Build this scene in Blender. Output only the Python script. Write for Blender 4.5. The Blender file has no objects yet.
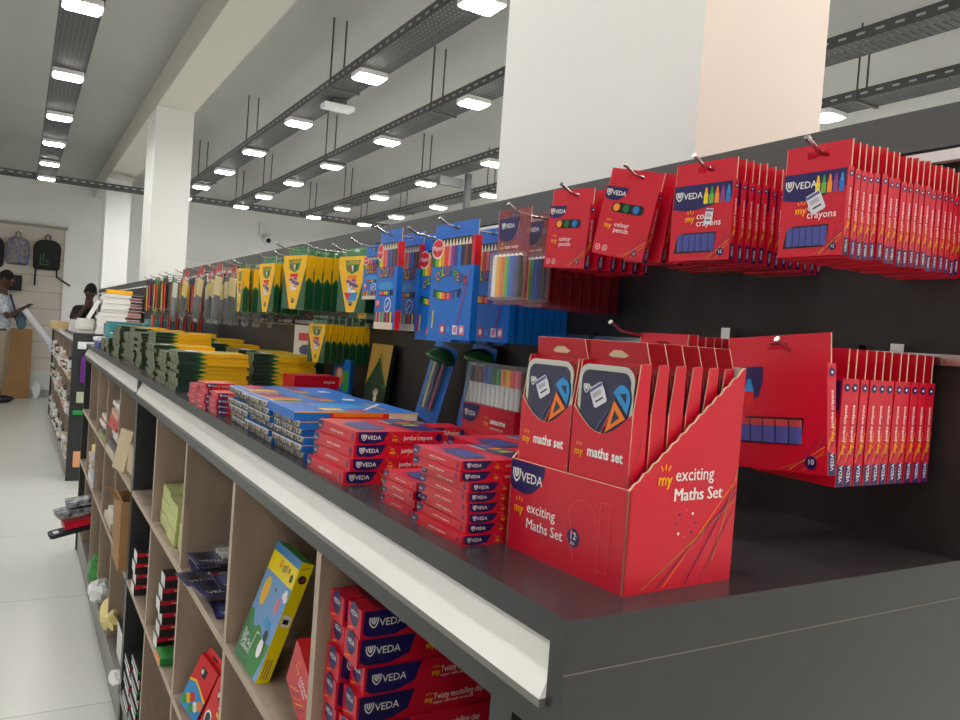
import bpy, math, random
from mathutils import Matrix, Vector
random.seed(7)
SC = bpy.context.scene
COL = SC.collection
PI = math.pi
R = math.radians

# ---------------------------------------------------------------- materials
def srgb(r, g, b):
    f = lambda c: (c/255/12.92) if c/255 <= .04045 else ((c/255+.055)/1.055)**2.4
    return (f(r), f(g), f(b), 1)
MATS = {}
def mat(name, rgb, rough=.5, metal=0, emit=0, alpha=1, noise=0, nscale=8, spec=.5, coat=0, stretch=None, rgb2=None, bump=0):
    if name in MATS: return MATS[name]
    m = bpy.data.materials.new(name); m.use_nodes = True
    nt = m.node_tree; b = nt.nodes['Principled BSDF']
    c = srgb(*rgb)
    b.inputs['Base Color'].default_value = c
    b.inputs['Roughness'].default_value = rough
    b.inputs['Metallic'].default_value = metal
    b.inputs['Specular IOR Level'].default_value = spec
    b.inputs['Coat Weight'].default_value = coat
    b.inputs['Alpha'].default_value = alpha
    if emit:
        b.inputs['Emission Color'].default_value = c; b.inputs['Emission Strength'].default_value = emit
    if noise or rgb2:
        tc = nt.nodes.new('ShaderNodeTexCoord'); mp = nt.nodes.new('ShaderNodeMapping')
        nz = nt.nodes.new('ShaderNodeTexNoise'); rp = nt.nodes.new('ShaderNodeValToRGB')
        nt.links.new(tc.outputs['Object'], mp.inputs['Vector']); nt.links.new(mp.outputs['Vector'], nz.inputs['Vector'])
        nt.links.new(nz.outputs['Fac'], rp.inputs['Fac']); nt.links.new(rp.outputs['Color'], b.inputs['Base Color'])
        if stretch: mp.inputs['Scale'].default_value = stretch
        nz.inputs['Scale'].default_value = nscale; nz.inputs['Detail'].default_value = 5
        k = noise
        rp.color_ramp.elements[0].position = .3; rp.color_ramp.elements[1].position = .7
        rp.color_ramp.elements[0].color = srgb(*rgb2) if rgb2 else (c[0]*(1-k), c[1]*(1-k), c[2]*(1-k), 1)
        rp.color_ramp.elements[1].color = c if rgb2 else tuple(min(1, v*(1+k)) for v in c[:3])+(1,)
        if bump:
            bp = nt.nodes.new('ShaderNodeBump'); bp.inputs['Strength'].default_value = bump; bp.inputs['Distance'].default_value = .002
            nt.links.new(nz.outputs['Fac'], bp.inputs['Height']); nt.links.new(bp.outputs['Normal'], b.inputs['Normal'])
    MATS[name] = m
    return m

RED = mat('red_card', (208, 10, 46), .36, coat=.1)
RED2 = mat('bright_red_card', (220, 24, 34), .4)
DRED = mat('card_inner_red', (184, 8, 36), .5)
CARD = mat('raw_card_edge', (214, 190, 160), .9)
GREYCARD = mat('grey_board_inner', (205, 200, 190), .9)
NAVY = mat('navy_print', (30, 24, 92), .35)
WHITE = mat('white_print', (245, 245, 245), .5)
YEL = mat('yellow_print', (255, 190, 20), .4)
ORANGE = mat('orange_print', (250, 130, 30), .4)
PURP = mat('purple_print', (110, 20, 90), .4)
TAN = mat('olive_print', (180, 130, 60), .4)
GREYP = mat('grey_print', (150, 70, 90), .4)
PINK = mat('pale_red_print', (236, 70, 84), .4)
LBLUE = mat('light_blue_print', (40, 150, 220), .4)
GREEN = mat('green_print', (40, 160, 70), .4)
LIME = mat('lime_print', (190, 210, 40), .4)
BLACK = mat('black_print', (18, 18, 22), .4)
CRAY = mat('crayon_navy_wrap', (72, 80, 158), .5)
CRTIP = mat('crayon_red_tip', (190, 60, 60), .5)
STICK = mat('price_sticker_paper', (228, 228, 240), .6)
STICKB = mat('price_sticker_print', (90, 100, 150), .6)
BLUEC = mat('blue_card', (0, 112, 208), .42)
BLUET = mat('blue_tab_plastic', (10, 108, 208), .3)
YCARD = mat('yellow_card', (252, 196, 6), .38, coat=.1)
YCARDD = mat('yellow_card_seam', (205, 140, 4), .6)
GCARD = mat('green_card', (10, 84, 50), .4, coat=.1)
GCARD2 = mat('mid_green_card', (44, 134, 58), .4)
DGREEN = mat('dark_green_card', (8, 50, 36), .4)
GTAB = mat('green_clear_plastic', (60, 150, 90), .15, alpha=.6, coat=.5)
CLEAR = mat('clear_plastic', (225, 235, 240), .06, alpha=.14, coat=1)
BLIST = mat('red_tinted_clear_plastic', (150, 40, 50), .1, alpha=.55, coat=1)
STEEL = mat('hook_steel', (200, 200, 200), .25, metal=1)
TIN = mat('tin_silver', (205, 205, 200), .25, metal=1)
TINN = mat('tin_navy', (22, 24, 70), .25, coat=.4)
LAM = mat('dark_grey_laminate', (51, 54, 56), .32, noise=.06, nscale=40)
LAMT = mat('counter_top_laminate', (58, 54, 58), .26, noise=.07, nscale=60)
SEAM = mat('laminate_seam', (120, 112, 108), .6)
PANEL = mat('black_slat_panel', (40, 36, 37), .5, noise=.08, nscale=30)
HEAD = mat('header_grey_panel', (80, 81, 83), .5)
WOOD = mat('grey_oak', (176, 158, 142), .55, nscale=3, stretch=(6, 6, .9), rgb2=(146, 128, 113), bump=.1)
WOODE = mat('grey_oak_edge', (196, 180, 164), .55, nscale=4, rgb2=(178, 162, 146))
STRIP = mat('white_price_rail', (252, 253, 251), .22, coat=.5, noise=.03, nscale=5)
PLINTH = mat('plinth_metal', (128, 128, 124), .35, metal=.3)
PAINT = mat('white_wall_paint', (240, 241, 239), .8, noise=.012, nscale=3)
PAINT_WARMLIT = mat('warm_lit_white', (244, 232, 224), .8)  # warm light put into the white, for the near column's front face
CEIL = mat('ceiling_paint', (188, 188, 185), .9, noise=.015, nscale=2)
BEAMM = mat('beam_paint', (212, 209, 200), .85)
ROD = mat('rod_grey', (92, 92, 92), .5, metal=.5)
HOUS = mat('lamp_housing', (236, 238, 238), .5)
LAMP = mat('lamp_diffuser', (255, 252, 246), .5, emit=34)
LAMP_ADDED = mat('added_warm_diffuser', (255, 206, 168), .5, emit=30)
SKIN = mat('dark_skin', (84, 54, 42), .55)
HAIR = mat('black_hair', (20, 17, 16), .8, bump=.6, noise=.2, nscale=200)
PENC = [mat('pencil_%d' % i, c, .4) for i, c in enumerate([(20, 110, 50), (120, 190, 50), (250, 220, 30), (250, 150, 30), (230, 60, 40), (230, 120, 140), (150, 60, 140), (60, 60, 160), (30, 120, 200), (20, 30, 90), (110, 60, 40), (30, 30, 30)])]
WOODP = mat('sharpened_wood', (236, 220, 196), .6)

def tray_material():
    m = bpy.data.materials.new('perforated_tray_steel'); m.use_nodes = True
    nt = m.node_tree; b = nt.nodes['Principled BSDF']; N = nt.nodes.new; L = nt.links.new
    b.inputs['Base Color'].default_value = srgb(78, 79, 80); b.inputs['Roughness'].default_value = .7
    tc = N('ShaderNodeTexCoord'); mp = N('ShaderNodeMapping'); mp.inputs['Scale'].default_value = (38, 26, 38)
    fr = N('ShaderNodeVectorMath'); fr.operation = 'FRACTION'; sb = N('ShaderNodeVectorMath'); sb.operation = 'SUBTRACT'; sb.inputs[1].default_value = (.5, .5, .5)
    ml = N('ShaderNodeVectorMath'); ml.operation = 'MULTIPLY'; ml.inputs[1].default_value = (1, 1, 0)
    ln = N('ShaderNodeVectorMath'); ln.operation = 'LENGTH'; lt = N('ShaderNodeMath'); lt.operation = 'LESS_THAN'; lt.inputs[1].default_value = .19
    tr = N('ShaderNodeBsdfTransparent'); mx = N('ShaderNodeMixShader')
    L(tc.outputs['Object'], mp.inputs[0]); L(mp.outputs[0], fr.inputs[0]); L(fr.outputs[0], sb.inputs[0]); L(sb.outputs[0], ml.inputs[0])
    L(ml.outputs[0], ln.inputs[0]); L(ln.outputs['Value'], lt.inputs[0]); L(lt.outputs[0], mx.inputs[0]); L(b.outputs[0], mx.inputs[1]); L(tr.outputs[0], mx.inputs[2])
    L(mx.outputs[0], nt.nodes['Material Output'].inputs[0])
    return m
TRAY = tray_material()
TRAYS = mat('tray_side_steel', (84, 85, 87), .45, metal=.3)
TRAYH = mat('tray_side_slot', (190, 190, 190), .8)

def floor_material():
    m = bpy.data.materials.new('glossy_floor_tile'); m.use_nodes = True
    nt = m.node_tree; b = nt.nodes['Principled BSDF']; N = nt.nodes.new; L = nt.links.new
    tc = N('ShaderNodeTexCoord'); mp = N('ShaderNodeMapping'); mp.inputs['Rotation'].default_value = (0, 0, R(90)); mp.inputs['Location'].default_value = (.62, .35, 0)
    br = N('ShaderNodeTexBrick'); br.offset = 0; br.inputs['Scale'].default_value = 1
    br.inputs['Brick Width'].default_value = 1.24; br.inputs['Row Height'].default_value = .9; br.inputs['Mortar Size'].default_value = .004; br.inputs['Mortar Smooth'].default_value = .3
    br.inputs['Color1'].default_value = srgb(214, 216, 212); br.inputs['Color2'].default_value = srgb(218, 220, 216); br.inputs['Mortar'].default_value = srgb(178, 180, 176)
    L(tc.outputs['Object'], mp.inputs[0]); L(mp.outputs[0], br.inputs['Vector']); L(br.outputs['Color'], b.inputs['Base Color'])
    b.inputs['Roughness'].default_value = .28
    return m
FLOOR = floor_material()

def bead_material(name, c1, c2, scale):
    """pencil-end texture seen on the open sides of the flat packs"""
    m = bpy.data.materials.new(name); m.use_nodes = True
    nt = m.node_tree; b = nt.nodes['Principled BSDF']; N = nt.nodes.new; L = nt.links.new
    tc = N('ShaderNodeTexCoord'); mp = N('ShaderNodeMapping'); mp.inputs['Scale'].default_value = scale
    v = N('ShaderNodeTexVoronoi'); v.inputs['Scale'].default_value = 1; rp = N('ShaderNodeValToRGB')
    rp.color_ramp.elements[0].position = .25; rp.color_ramp.elements[0].color = srgb(*c1); rp.color_ramp.elements[1].position = .6; rp.color_ramp.elements[1].color = srgb(*c2)
    L(tc.outputs['Object'], mp.inputs[0]); L(mp.outputs[0], v.inputs['Vector']); L(v.outputs['Distance'], rp.inputs[0]); L(rp.outputs[0], b.inputs['Base Color'])
    b.inputs['Roughness'].default_value = .5
    return m
BEAD = bead_material('pencil_ends', (214, 206, 190), (70, 66, 64), (150, 150, 150))
BEADG = bead_material('green_pencil_ends', (176, 176, 140), (40, 56, 40), (110, 110, 110))

# ---------------------------------------------------------------- mesh builder
TXT = {}
def text_mesh(s, bold=0.0):
    k = (s, bold)
    if k in TXT: return TXT[k]
    cu = bpy.data.curves.new('t', 'FONT'); cu.body = s; cu.size = 1; cu.resolution_u = 2; cu.offset = bold
    o = bpy.data.objects.new('t', cu); COL.objects.link(o)
    dg = bpy.context.evaluated_depsgraph_get(); me = o.evaluated_get(dg).to_mesh()
    v = [tuple(p.co) for p in me.vertices]; f = [tuple(p.vertices) for p in me.polygons]
    w = max([p[0] for p in v] or [0])
    o.evaluated_get(dg).to_mesh_clear(); bpy.data.objects.remove(o); bpy.data.curves.remove(cu)
    TXT[k] = (v, f, w)
    return TXT[k]

class Fr:
    """a flat frame on a surface: origin, right, up"""
    def __init__(s, o, u, v): s.o = Vector(o); s.u = Vector(u); s.v = Vector(v); s.n = s.u.cross(s.v)
    def p(s, x, y, d=0): return s.o + s.u*x + s.v*y + s.n*d
    def at(s, x, y): return Fr(s.p(x, y), s.u, s.v)
    def rot(s, a): c, t = math.cos(a), math.sin(a); return Fr(s.o, s.u*c+s.v*t, s.v*c-s.u*t)
def front(o=(0, 0, 0)): return Fr(o, (1, 0, 0), (0, 0, 1))
def right(o): return Fr(o, (0, 1, 0), (0, 0, 1))
def leftf(o): return Fr(o, (0, -1, 0), (0, 0, 1))
def topf(o=(0, 0, 0)): return Fr(o, (1, 0, 0), (0, 1, 0))

def rr(x0, y0, x1, y1, r, n=4):
    P = []
    for cx, cy, a in ((x1-r, y0+r, -90), (x1-r, y1-r, 0), (x0+r, y1-r, 90), (x0+r, y0+r, 180)):
        for i in range(n+1):
            t = R(a+90*i/n); P.append((cx+r*math.cos(t), cy+r*math.sin(t)))
    return P
def ell(cx, cy, rx, ry, n=16): return [(cx+rx*math.cos(2*PI*i/n), cy+ry*math.sin(2*PI*i/n)) for i in range(n)]

class MB:
    def __init__(s): s.v = []; s.f = []; s.m = []; s.mats = []; s.M = Matrix(); s.sm = []
    def mi(s, m):
        if m not in s.mats: s.mats.append(m)
        return s.mats.index(m)
    def add(s, vs, fs, m, smooth=False):
        b = len(s.v); s.v += [s.M @ Vector(p) for p in vs]
        i = s.mi(m)
        for f in fs: s.f.append([b+k for k in f]); s.m.append(i); s.sm.append(smooth)
    def box(s, x0, y0, z0, x1, y1, z1, m, **kw):
        P = [(x0, y0, z0), (x1, y0, z0), (x1, y1, z0), (x0, y1, z0), (x0, y0, z1), (x1, y0, z1), (x1, y1, z1), (x0, y1, z1)]
        F = dict(bottom=(0, 3, 2, 1), top=(4, 5, 6, 7), front=(0, 1, 5, 4), right=(1, 2, 6, 5), back=(2, 3, 7, 6), left=(3, 0, 4, 7))
        for k, f in F.items():
            mm = kw.get(k, m)
            s.add([P[i] for i in f], [(0, 1, 2, 3)], mm)
    def bevbox(s, x0, y0, z0, x1, y1, z1, r, m):
        """box with rounded vertical edges in its x-z outline, extruded along y"""
        s.ext(Fr((0, y0, 0), (1, 0, 0), (0, 0, 1)), rr(x0, z0, x1, z1, r), -(y1-y0), 0, m)
    def poly(s, pts, m): s.add(pts, [tuple(range(len(pts)))], m)
    def dec(s, fr, pts, m, d=.0003): s.add([fr.p(x, y, d) for x, y in pts], [tuple(range(len(pts)))], m)
    def rect(s, fr, x0, y0, x1, y1, m, d=.0003): s.dec(fr, [(x0, y0), (x1, y0), (x1, y1), (x0, y1)], m, d)
    def ext(s, fr, pts, d0, d1, m, side=None):
        n = len(pts); A = [fr.p(x, y, d1) for x, y in pts]; B = [fr.p(x, y, d0) for x, y in pts]
        s.add(A, [tuple(range(n))], m); s.add(B, [tuple(range(n-1, -1, -1))], m)
        s.add(A+B, [(i, n+i, n+(i+1) % n, (i+1) % n) for i in range(n)], side or m)
    def stroke(s, fr, pts, w, m, d=.0005):
        for (x0, y0), (x1, y1) in zip(pts, pts[1:]):
            L = math.hypot(x1-x0, y1-y0) or 1; nx, ny = -(y1-y0)/L*w/2, (x1-x0)/L*w/2
            s.dec(fr, [(x0-nx, y0-ny), (x1-nx, y1-ny), (x1+nx, y1+ny), (x0+nx, y0+ny)], m, d)
    def text(s, fr, x, y, t, size, m, align='l', bold=.005, d=.0006, width=None):
        tw = 'M' in t or 'W' in t or t == 'my'
        v, f, w = text_mesh(t, 0 if tw else bold)
        kx = size if width is None else width/max(w, .01)
        ox = x - (w*kx/2 if align == 'c' else w*kx if align == 'r' else 0)
        s.add([fr.p(ox+p[0]*kx, y+p[1]*size, d) for p in v], f, m)
        if tw:
            for k in (1, 2): s.add([fr.p(ox+p[0]*kx+size*.022*k, y+p[1]*size, d+.00008*k) for p in v], f, m)
    def cyl(s, p0, p1, r, m, n=10, r1=None, cap=True):
        p0 = Vector(p0); p1 = Vector(p1); r1 = r if r1 is None else r1
        z = (p1-p0).normalized(); x = z.orthogonal().normalized(); y = z.cross(x)
        A = [p0+(x*math.cos(2*PI*i/n)+y*math.sin(2*PI*i/n))*r for i in range(n)]
        B = [p1+(x*math.cos(2*PI*i/n)+y*math.sin(2*PI*i/n))*r1 for i in range(n)]
        s.add(A+B, [(i, (i+1) % n, n+(i+1) % n, n+i) for i in range(n)], m, True)
        if cap: s.add(A, [tuple(range(n-1, -1, -1))], m); s.add(B, [tuple(range(n))], m)
    def tube(s, pts, r, m, n=8):
        pts = [Vector(p) for p in pts]; rings = []
        x = None
        for i, p in enumerate(pts):
            t = (pts[min(i+1, len(pts)-1)]-pts[max(i-1, 0)]).normalized()
            x = t.orthogonal().normalized() if x is None else (x - t*x.dot(t)).normalized()
            y = t.cross(x); rings.append([p+(x*math.cos(2*PI*k/n)+y*math.sin(2*PI*k/n))*r for k in range(n)])
        V = [q for rg in rings for q in rg]
        F = [(i*n+k, i*n+(k+1) % n, (i+1)*n+(k+1) % n, (i+1)*n+k) for i in range(len(pts)-1) for k in range(n)]
        s.add(V, F, m, True); s.add(rings[0], [tuple(range(n-1, -1, -1))], m); s.add(rings[-1], [tuple(range(n))], m)
    def ball(s, c, rx, ry, rz, m, nu=12, nv=8):
        c = Vector(c); V = []; F = []
        for j in range(nv+1):
            t = PI*j/nv
            for i in range(nu): a = 2*PI*i/nu; V.append(c+Vector((rx*math.sin(t)*math.cos(a), ry*math.sin(t)*math.sin(a), rz*math.cos(t))))
        for j in range(nv):
            for i in range(nu): F.append((j*nu+i, (j+1)*nu+i, (j+1)*nu+(i+1) % nu, j*nu+(i+1) % nu))
        s.add(V, F, m, True)
    def build(s, name, parent=None, label=None, loc=None, rot=None):
        me = bpy.data.meshes.new(name); me.from_pydata([tuple(v) for v in s.v], [], s.f)
        for m in s.mats: me.materials.append(m)
        me.polygons.foreach_set('material_index', s.m); me.polygons.foreach_set('use_smooth', s.sm); me.update()
        o = bpy.data.objects.new(name, me); COL.objects.link(o)
        if parent: o.parent = parent
        if label: o['label'] = label
        if loc: o.location = loc
        if rot: o.rotation_euler = rot
        return o

def tag(o, label, cat, group=None, kind=None):
    o['label'] = label; o['category'] = cat
    if group: o['group'] = group
    if kind: o['kind'] = kind
    return o
def struct(o): o['kind'] = 'structure'; return o
def thing(name, label, cat, loc=(0, 0, 0), rot=(0, 0, 0), group=None):
    o = bpy.data.objects.new(name, None); COL.objects.link(o); o.empty_display_size = .02
    o.location = loc; o.rotation_euler = rot
    return tag(o, label, cat, group)
KIDS = {}
def dup(root, label, loc, rot=(0, 0, 0), group=None, drop=()):
    def cp(o, par):
        c = o.copy(); COL.objects.link(c)
        if par: c.parent = par
        for ch in o.children:
            if ch.name.split('.')[0] in drop: continue
            cp(ch, c)
        return c
    r = cp(root, None); r.location = loc; r.rotation_euler = rot; r['label'] = label
    if group: r['group'] = group
    return r
ORD = ['front', 'second', 'third', 'fourth', 'fifth', 'sixth', 'seventh', 'eighth', 'ninth', 'tenth', 'eleventh', 'twelfth', 'thirteenth', 'fourteenth', 'fifteenth', 'sixteenth', 'seventeenth', 'eighteenth', 'nineteenth', 'twentieth', 'twenty-first', 'twenty-second']
def rnk(i, n):
    """rank in a stack counted from the bottom"""
    if i == n-1: return 'topmost'
    if i == 0: return 'bottom'
    return ORD[n-1-i] + ' from top'

# ---------------------------------------------------------------- shared print
def shield(mb, fr, x, y, h, m, w=None):
    w = w or h*.13; k = h
    mb.stroke(fr.at(x, y), [(-.42*k, .5*k), (-.42*k, 0), (-.25*k, -.3*k), (0, -.5*k), (.25*k, -.3*k), (.42*k, 0), (.42*k, .5*k)], w, m)
    mb.stroke(fr.at(x, y), [(-.2*k, .5*k), (-.2*k, .1*k), (0, -.15*k), (.2*k, .1*k), (.2*k, .5*k)], w, m)
    mb.stroke(fr.at(x, y), [(0, .5*k), (0, .05*k)], w, m)
def brand(mb, fr, x, y, h, m=None):
    """shield mark with the word, h = letter height"""
    m = m or WHITE
    shield(mb, fr, x+h*.5, y+h*.5, h*1.35, m)
    mb.text(fr, x+h*1.3, y, 'VEDA', h*1.35, m, bold=.008)
def my(mb, fr, x, y, h):
    mb.text(fr, x, y, 'my', h*1.5, YEL, bold=.05, width=h*1.7)
    for a, r0 in ((120, 1.0), (90, 1.05), (60, 1.0)):
        c, s_ = math.cos(R(a)), math.sin(R(a)); q = fr.at(x+h*.9, y+h*.75)
        mb.stroke(q, [(c*h*.7, s_*h*.55), (c*h*1.15, s_*h*1.05)], h*.13, YEL)
def corner_blob(x0, y1, w, h, n=10):
    """flat on top and left, bulging down right"""
    P = [(x0, y1), ]
    for i in range(n+1):
        t = PI/2*i/n; P.append((x0+w*(.45+.55*math.sin(t)), y1-h*math.cos(t)))
    P = [(x0, y1), (x0, y1-h*.78)] + [(x0+w*.1, y1-h*.93)] + P[1:]
    return P
def rays(mb, fr, w, h, side=1):
    """crossing thin lines in the lower right corner of the printed cards"""
    for x0, y0, x1, y1, m in ((.45, .0, 1, .42, YEL), (.58, 0, 1, .5, PURP), (.3, 0, 1, .3, TAN), (.75, 0, .98, .62, GREYP), (.66, 0, 1, .36, ORANGE), (.52, 0, .9, .55, PURP)):
        mb.stroke(fr, [(x0*w, y0*h), (x1*w, y1*h)], max(w*.008, .0005), m, .0004)

# ---------------------------------------------------------------- camera
cam_d = bpy.data.cameras.new('camera'); cam = bpy.data.objects.new('camera', cam_d); COL.objects.link(cam)
SC.camera = cam
cam_d.sensor_width = 36; cam_d.lens = 29.25; cam_d.clip_start = .02; cam_d.clip_end = 60
r_, d_, f_ = Vector((.8589656, -.50705062, .07125843)), Vector((.04692673, -.06062562, -.99705688)), Vector((.50987839, .85978149, -.02828109))
M = Matrix(((r_.x, -d_.x, -f_.x, 0), (r_.y, -d_.y, -f_.y, 0), (r_.z, -d_.z, -f_.z, 1.44), (0, 0, 0, 1)))
cam.matrix_world = M

# ---------------------------------------------------------------- room
def slab(name, x0, y0, z0, x1, y1, z1, m, **kw):
    mb = MB(); mb.box(x0, y0, z0, x1, y1, z1, m, **kw); return struct(mb.build(name))
slab('floor', -3.2, -4.2, -.05, 5.9, 14.4, 0, FLOOR)
slab('ceiling', -3.2, -4.2, 3.5, 5.9, 14.4, 3.6, CEIL)
slab('wall_back', -3.2, 14.2, 0, 5.9, 14.4, 3.5, PAINT)
slab('wall_right', 5.7, -4.2, 0, 5.9, 14.2, 3.5, PAINT)
slab('wall_left', -3.2, -4.2, 0, -3.0, 14.2, 3.5, PAINT)
slab('wall_front', -3.0, -4.2, 0, 5.7, -4.0, 3.5, PAINT_WARMLIT)
slab('baseboard_back', -3.0, 14.18, 0, 5.7, 14.2, .12, mat('skirting_grey', (150, 152, 152), .5))
slab('trim_1', .94, -4.0, 3.25, 1.25, 14.2, 3.5, BEAMM)
for i, (y0, y1) in enumerate(((.944, 1.565), (7.36, 7.9), (11.85, 12.35))):
    mb = MB(); mb.box(.94, y0, 0, 1.25, y1, 3.25, PAINT, front=PAINT_WARMLIT if i == 0 else PAINT); struct(mb.build('trim_%d' % (i+2)))
slab('trim_5', 2.1, 14.12, 2.42, 3.4, 14.2, 2.46, HOUS)
slab('trim_6', 2.1, 14.12, 2.24, 3.4, 14.2, 2.28, mat('rail_grey', (140, 142, 142), .5))

# ---------------------------------------------------------------- cable trays, rods, lamps
TX = [-1.39, .207, 1.81, 2.565, 3.60, 4.39]  # first tray is unseen, added with its lamps to brighten the price rail
TN = ['unseen leftmost tray added for light', 'aisle tray', 'nearest tray behind the shelf', 'second tray behind the shelf', 'third tray behind the shelf', 'right wall tray']
LY = [-2.2, -.85, .52, 1.9, 3.27, 4.65, 6.09, 7.44, 8.67, 9.92, 11.08]
# one long tray each
def make_tray(x, y0, y1, label, name='cable_tray'):
    t = thing(name, label, 'cable tray', (x, y0, 3.04), group='perforated cable trays under the ceiling')
    mb = MB(); mb.box(-.1, 0, 0, .1, y1-y0, .002, TRAY); mb.build('perforated_base', t)
    for s in (-1, 1):
        mb = MB(); mb.box(s*.1-.0015, 0, 0, s*.1+.0015, y1-y0, .06, TRAYS)
        for k in range(int((y1-y0)/.1)):
            for sd in (-1, 1):
                f = Fr((s*.1+sd*.0015, k*.1+.03, .03), (0, sd, 0), (0, 0, 1)); mb.rect(f, 0 if sd > 0 else -.045, -.006, .045 if sd > 0 else 0, .006, TRAYH)
        mb.build('side_rail', t)
    return t
for x, n in zip(TX, TN):
    make_tray(x, -3.0, 11.3, 'long grey perforated steel cable tray, ' + n)
t = thing('cable_tray', 'dark cross tray running along the far wall at the tray ends', 'cable tray', (-2.9, 11.4, 3.04), group='perforated cable trays under the ceiling')
mb = MB(); mb.box(0, -.1, 0, 8.4, .1, .002, TRAY); mb.build('perforated_base', t)
for s in (-1, 1):
    mb = MB(); mb.box(0, s*.1-.0015, 0, 8.4, s*.1+.0015, .06, TRAYS)
    for k in range(84): mb.rect(Fr((k*.1, s*.1+s*.0015, .03), (-s, 0, 0), (0, 0, 1)), -.05*(s > 0), -.007, .05*(s < 0), .007, TRAYH)
    mb.build('side_rail', t)
# lamps
def make_lamp(label, lm, loc, group):
    t = thing('ceiling_light', label, 'light', loc, group=group)
    mb = MB(); mb.ext(Fr((0, 0, 0), (1, 0, 0), (0, 1, 0)), rr(-.095, -.085, .095, .085, .02), .008, .038, HOUS); mb.build('housing', t)
    mb = MB(); mb.ext(Fr((0, 0, 0), (1, 0, 0), (0, 1, 0)), rr(-.08, -.07, .08, .07, .015), 0, .008, lm); mb.build('diffuser', t)
    return t
L0 = None
PL = ['near the till end', 'nearest the shelf end', 'second along', 'third along', 'fourth along']
for xi, x in enumerate(TX):
    for yi, y in enumerate(LY):
        lab = 'square white light under the %s, %s' % (TN[xi].replace(' behind the shelf', ''), '%s from the far wall' % ORD[10-yi].replace('front', 'first'))
        if L0 is None: L0 = make_lamp(lab, LAMP, (x, y, 3.0), 'square LED lights under the cable trays')
        else: dup(L0, lab, (x, y, 3.0))
W0 = make_lamp('added square warm fill light behind the camera, left one', LAMP_ADDED, (.9, -1.6, 3.2), 'warm fill lights added behind the camera')  # unseen lamps added to throw warm light on the column fronts
for x, l in ((1.7, 'middle one'), (2.5, 'right one')): dup(W0, 'added square warm fill light behind the camera, ' + l, (x, -1.6, 3.2))
# suspension rods
RD = None
for xi, x in enumerate(TX[2:]):
    for k, y in enumerate((.7, 3.0, 5.1, 7.35, 9.6, 11.0)):
        lab = 'thin grey rod pair holding the %s, %s from the far end' % (TN[xi+2].replace(' behind the shelf', ''), ORD[5-k].replace('front', 'first'))
        if RD is None:
            RD = thing('suspension_rods', lab, 'rods', (x, y, 3.05), group='rod pairs holding the trays')
            for s in (-1, 1):
                mb = MB(); mb.cyl((-.055+s*.045, 0, -.012), (-.055+s*.045, 0, .45), .006, ROD, 6); mb.build('rod', RD)
            mb = MB(); mb.box(-.11, -.012, -.022, .11, .012, -.010, ROD); mb.build('crossbar', RD)
        else: dup(RD, lab, (x, y, 3.05))
# wireless box hung under the tray
t = thing('access_point', 'white flat box hanging under the nearest tray behind the shelf', 'device', (1.86, 5.35, 3.0))
mb = MB(); mb.bevbox(-.11, -.05, -.03, .11, .05, .005, .01, HOUS); mb.build('case', t)
mb = MB(); mb.box(-.05, -.04, .005, .05, .04, .04, TRAYS); mb.build('bracket', t)
t = thing('hanging_bracket', 'dark hanging post with a side arm under the third tray', 'bracket', (3.64, 6.6, 3.0))
mb = MB(); mb.box(-.025, -.025, -.52, .025, .025, -.0, TRAYS); mb.build('post', t)
mb = MB(); mb.box(-.05, .0, -.14, -.3, .06, -.06, TRAYS); mb.build('side_arm', t)
# security camera on the far wall
t = thing('security_camera', 'small white dome camera on the far wall above the shelves', 'camera', (3.70, 14.2, 3.0))
mb = MB(); mb.box(-.08, -.05, .0, .08, 0, .22, HOUS); mb.build('junction_box', t)
mb = MB(); mb.ball((.05, -.13, -.08), .09, .1, .09, HOUS); mb.cyl((.03, 0, -.02), (.05, -.1, -.05), .03, HOUS); mb.build('body', t)
mb = MB(); mb.ball((.05, -.21, -.1), .045, .03, .045, BLACK); mb.build('lens', t)

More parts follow.
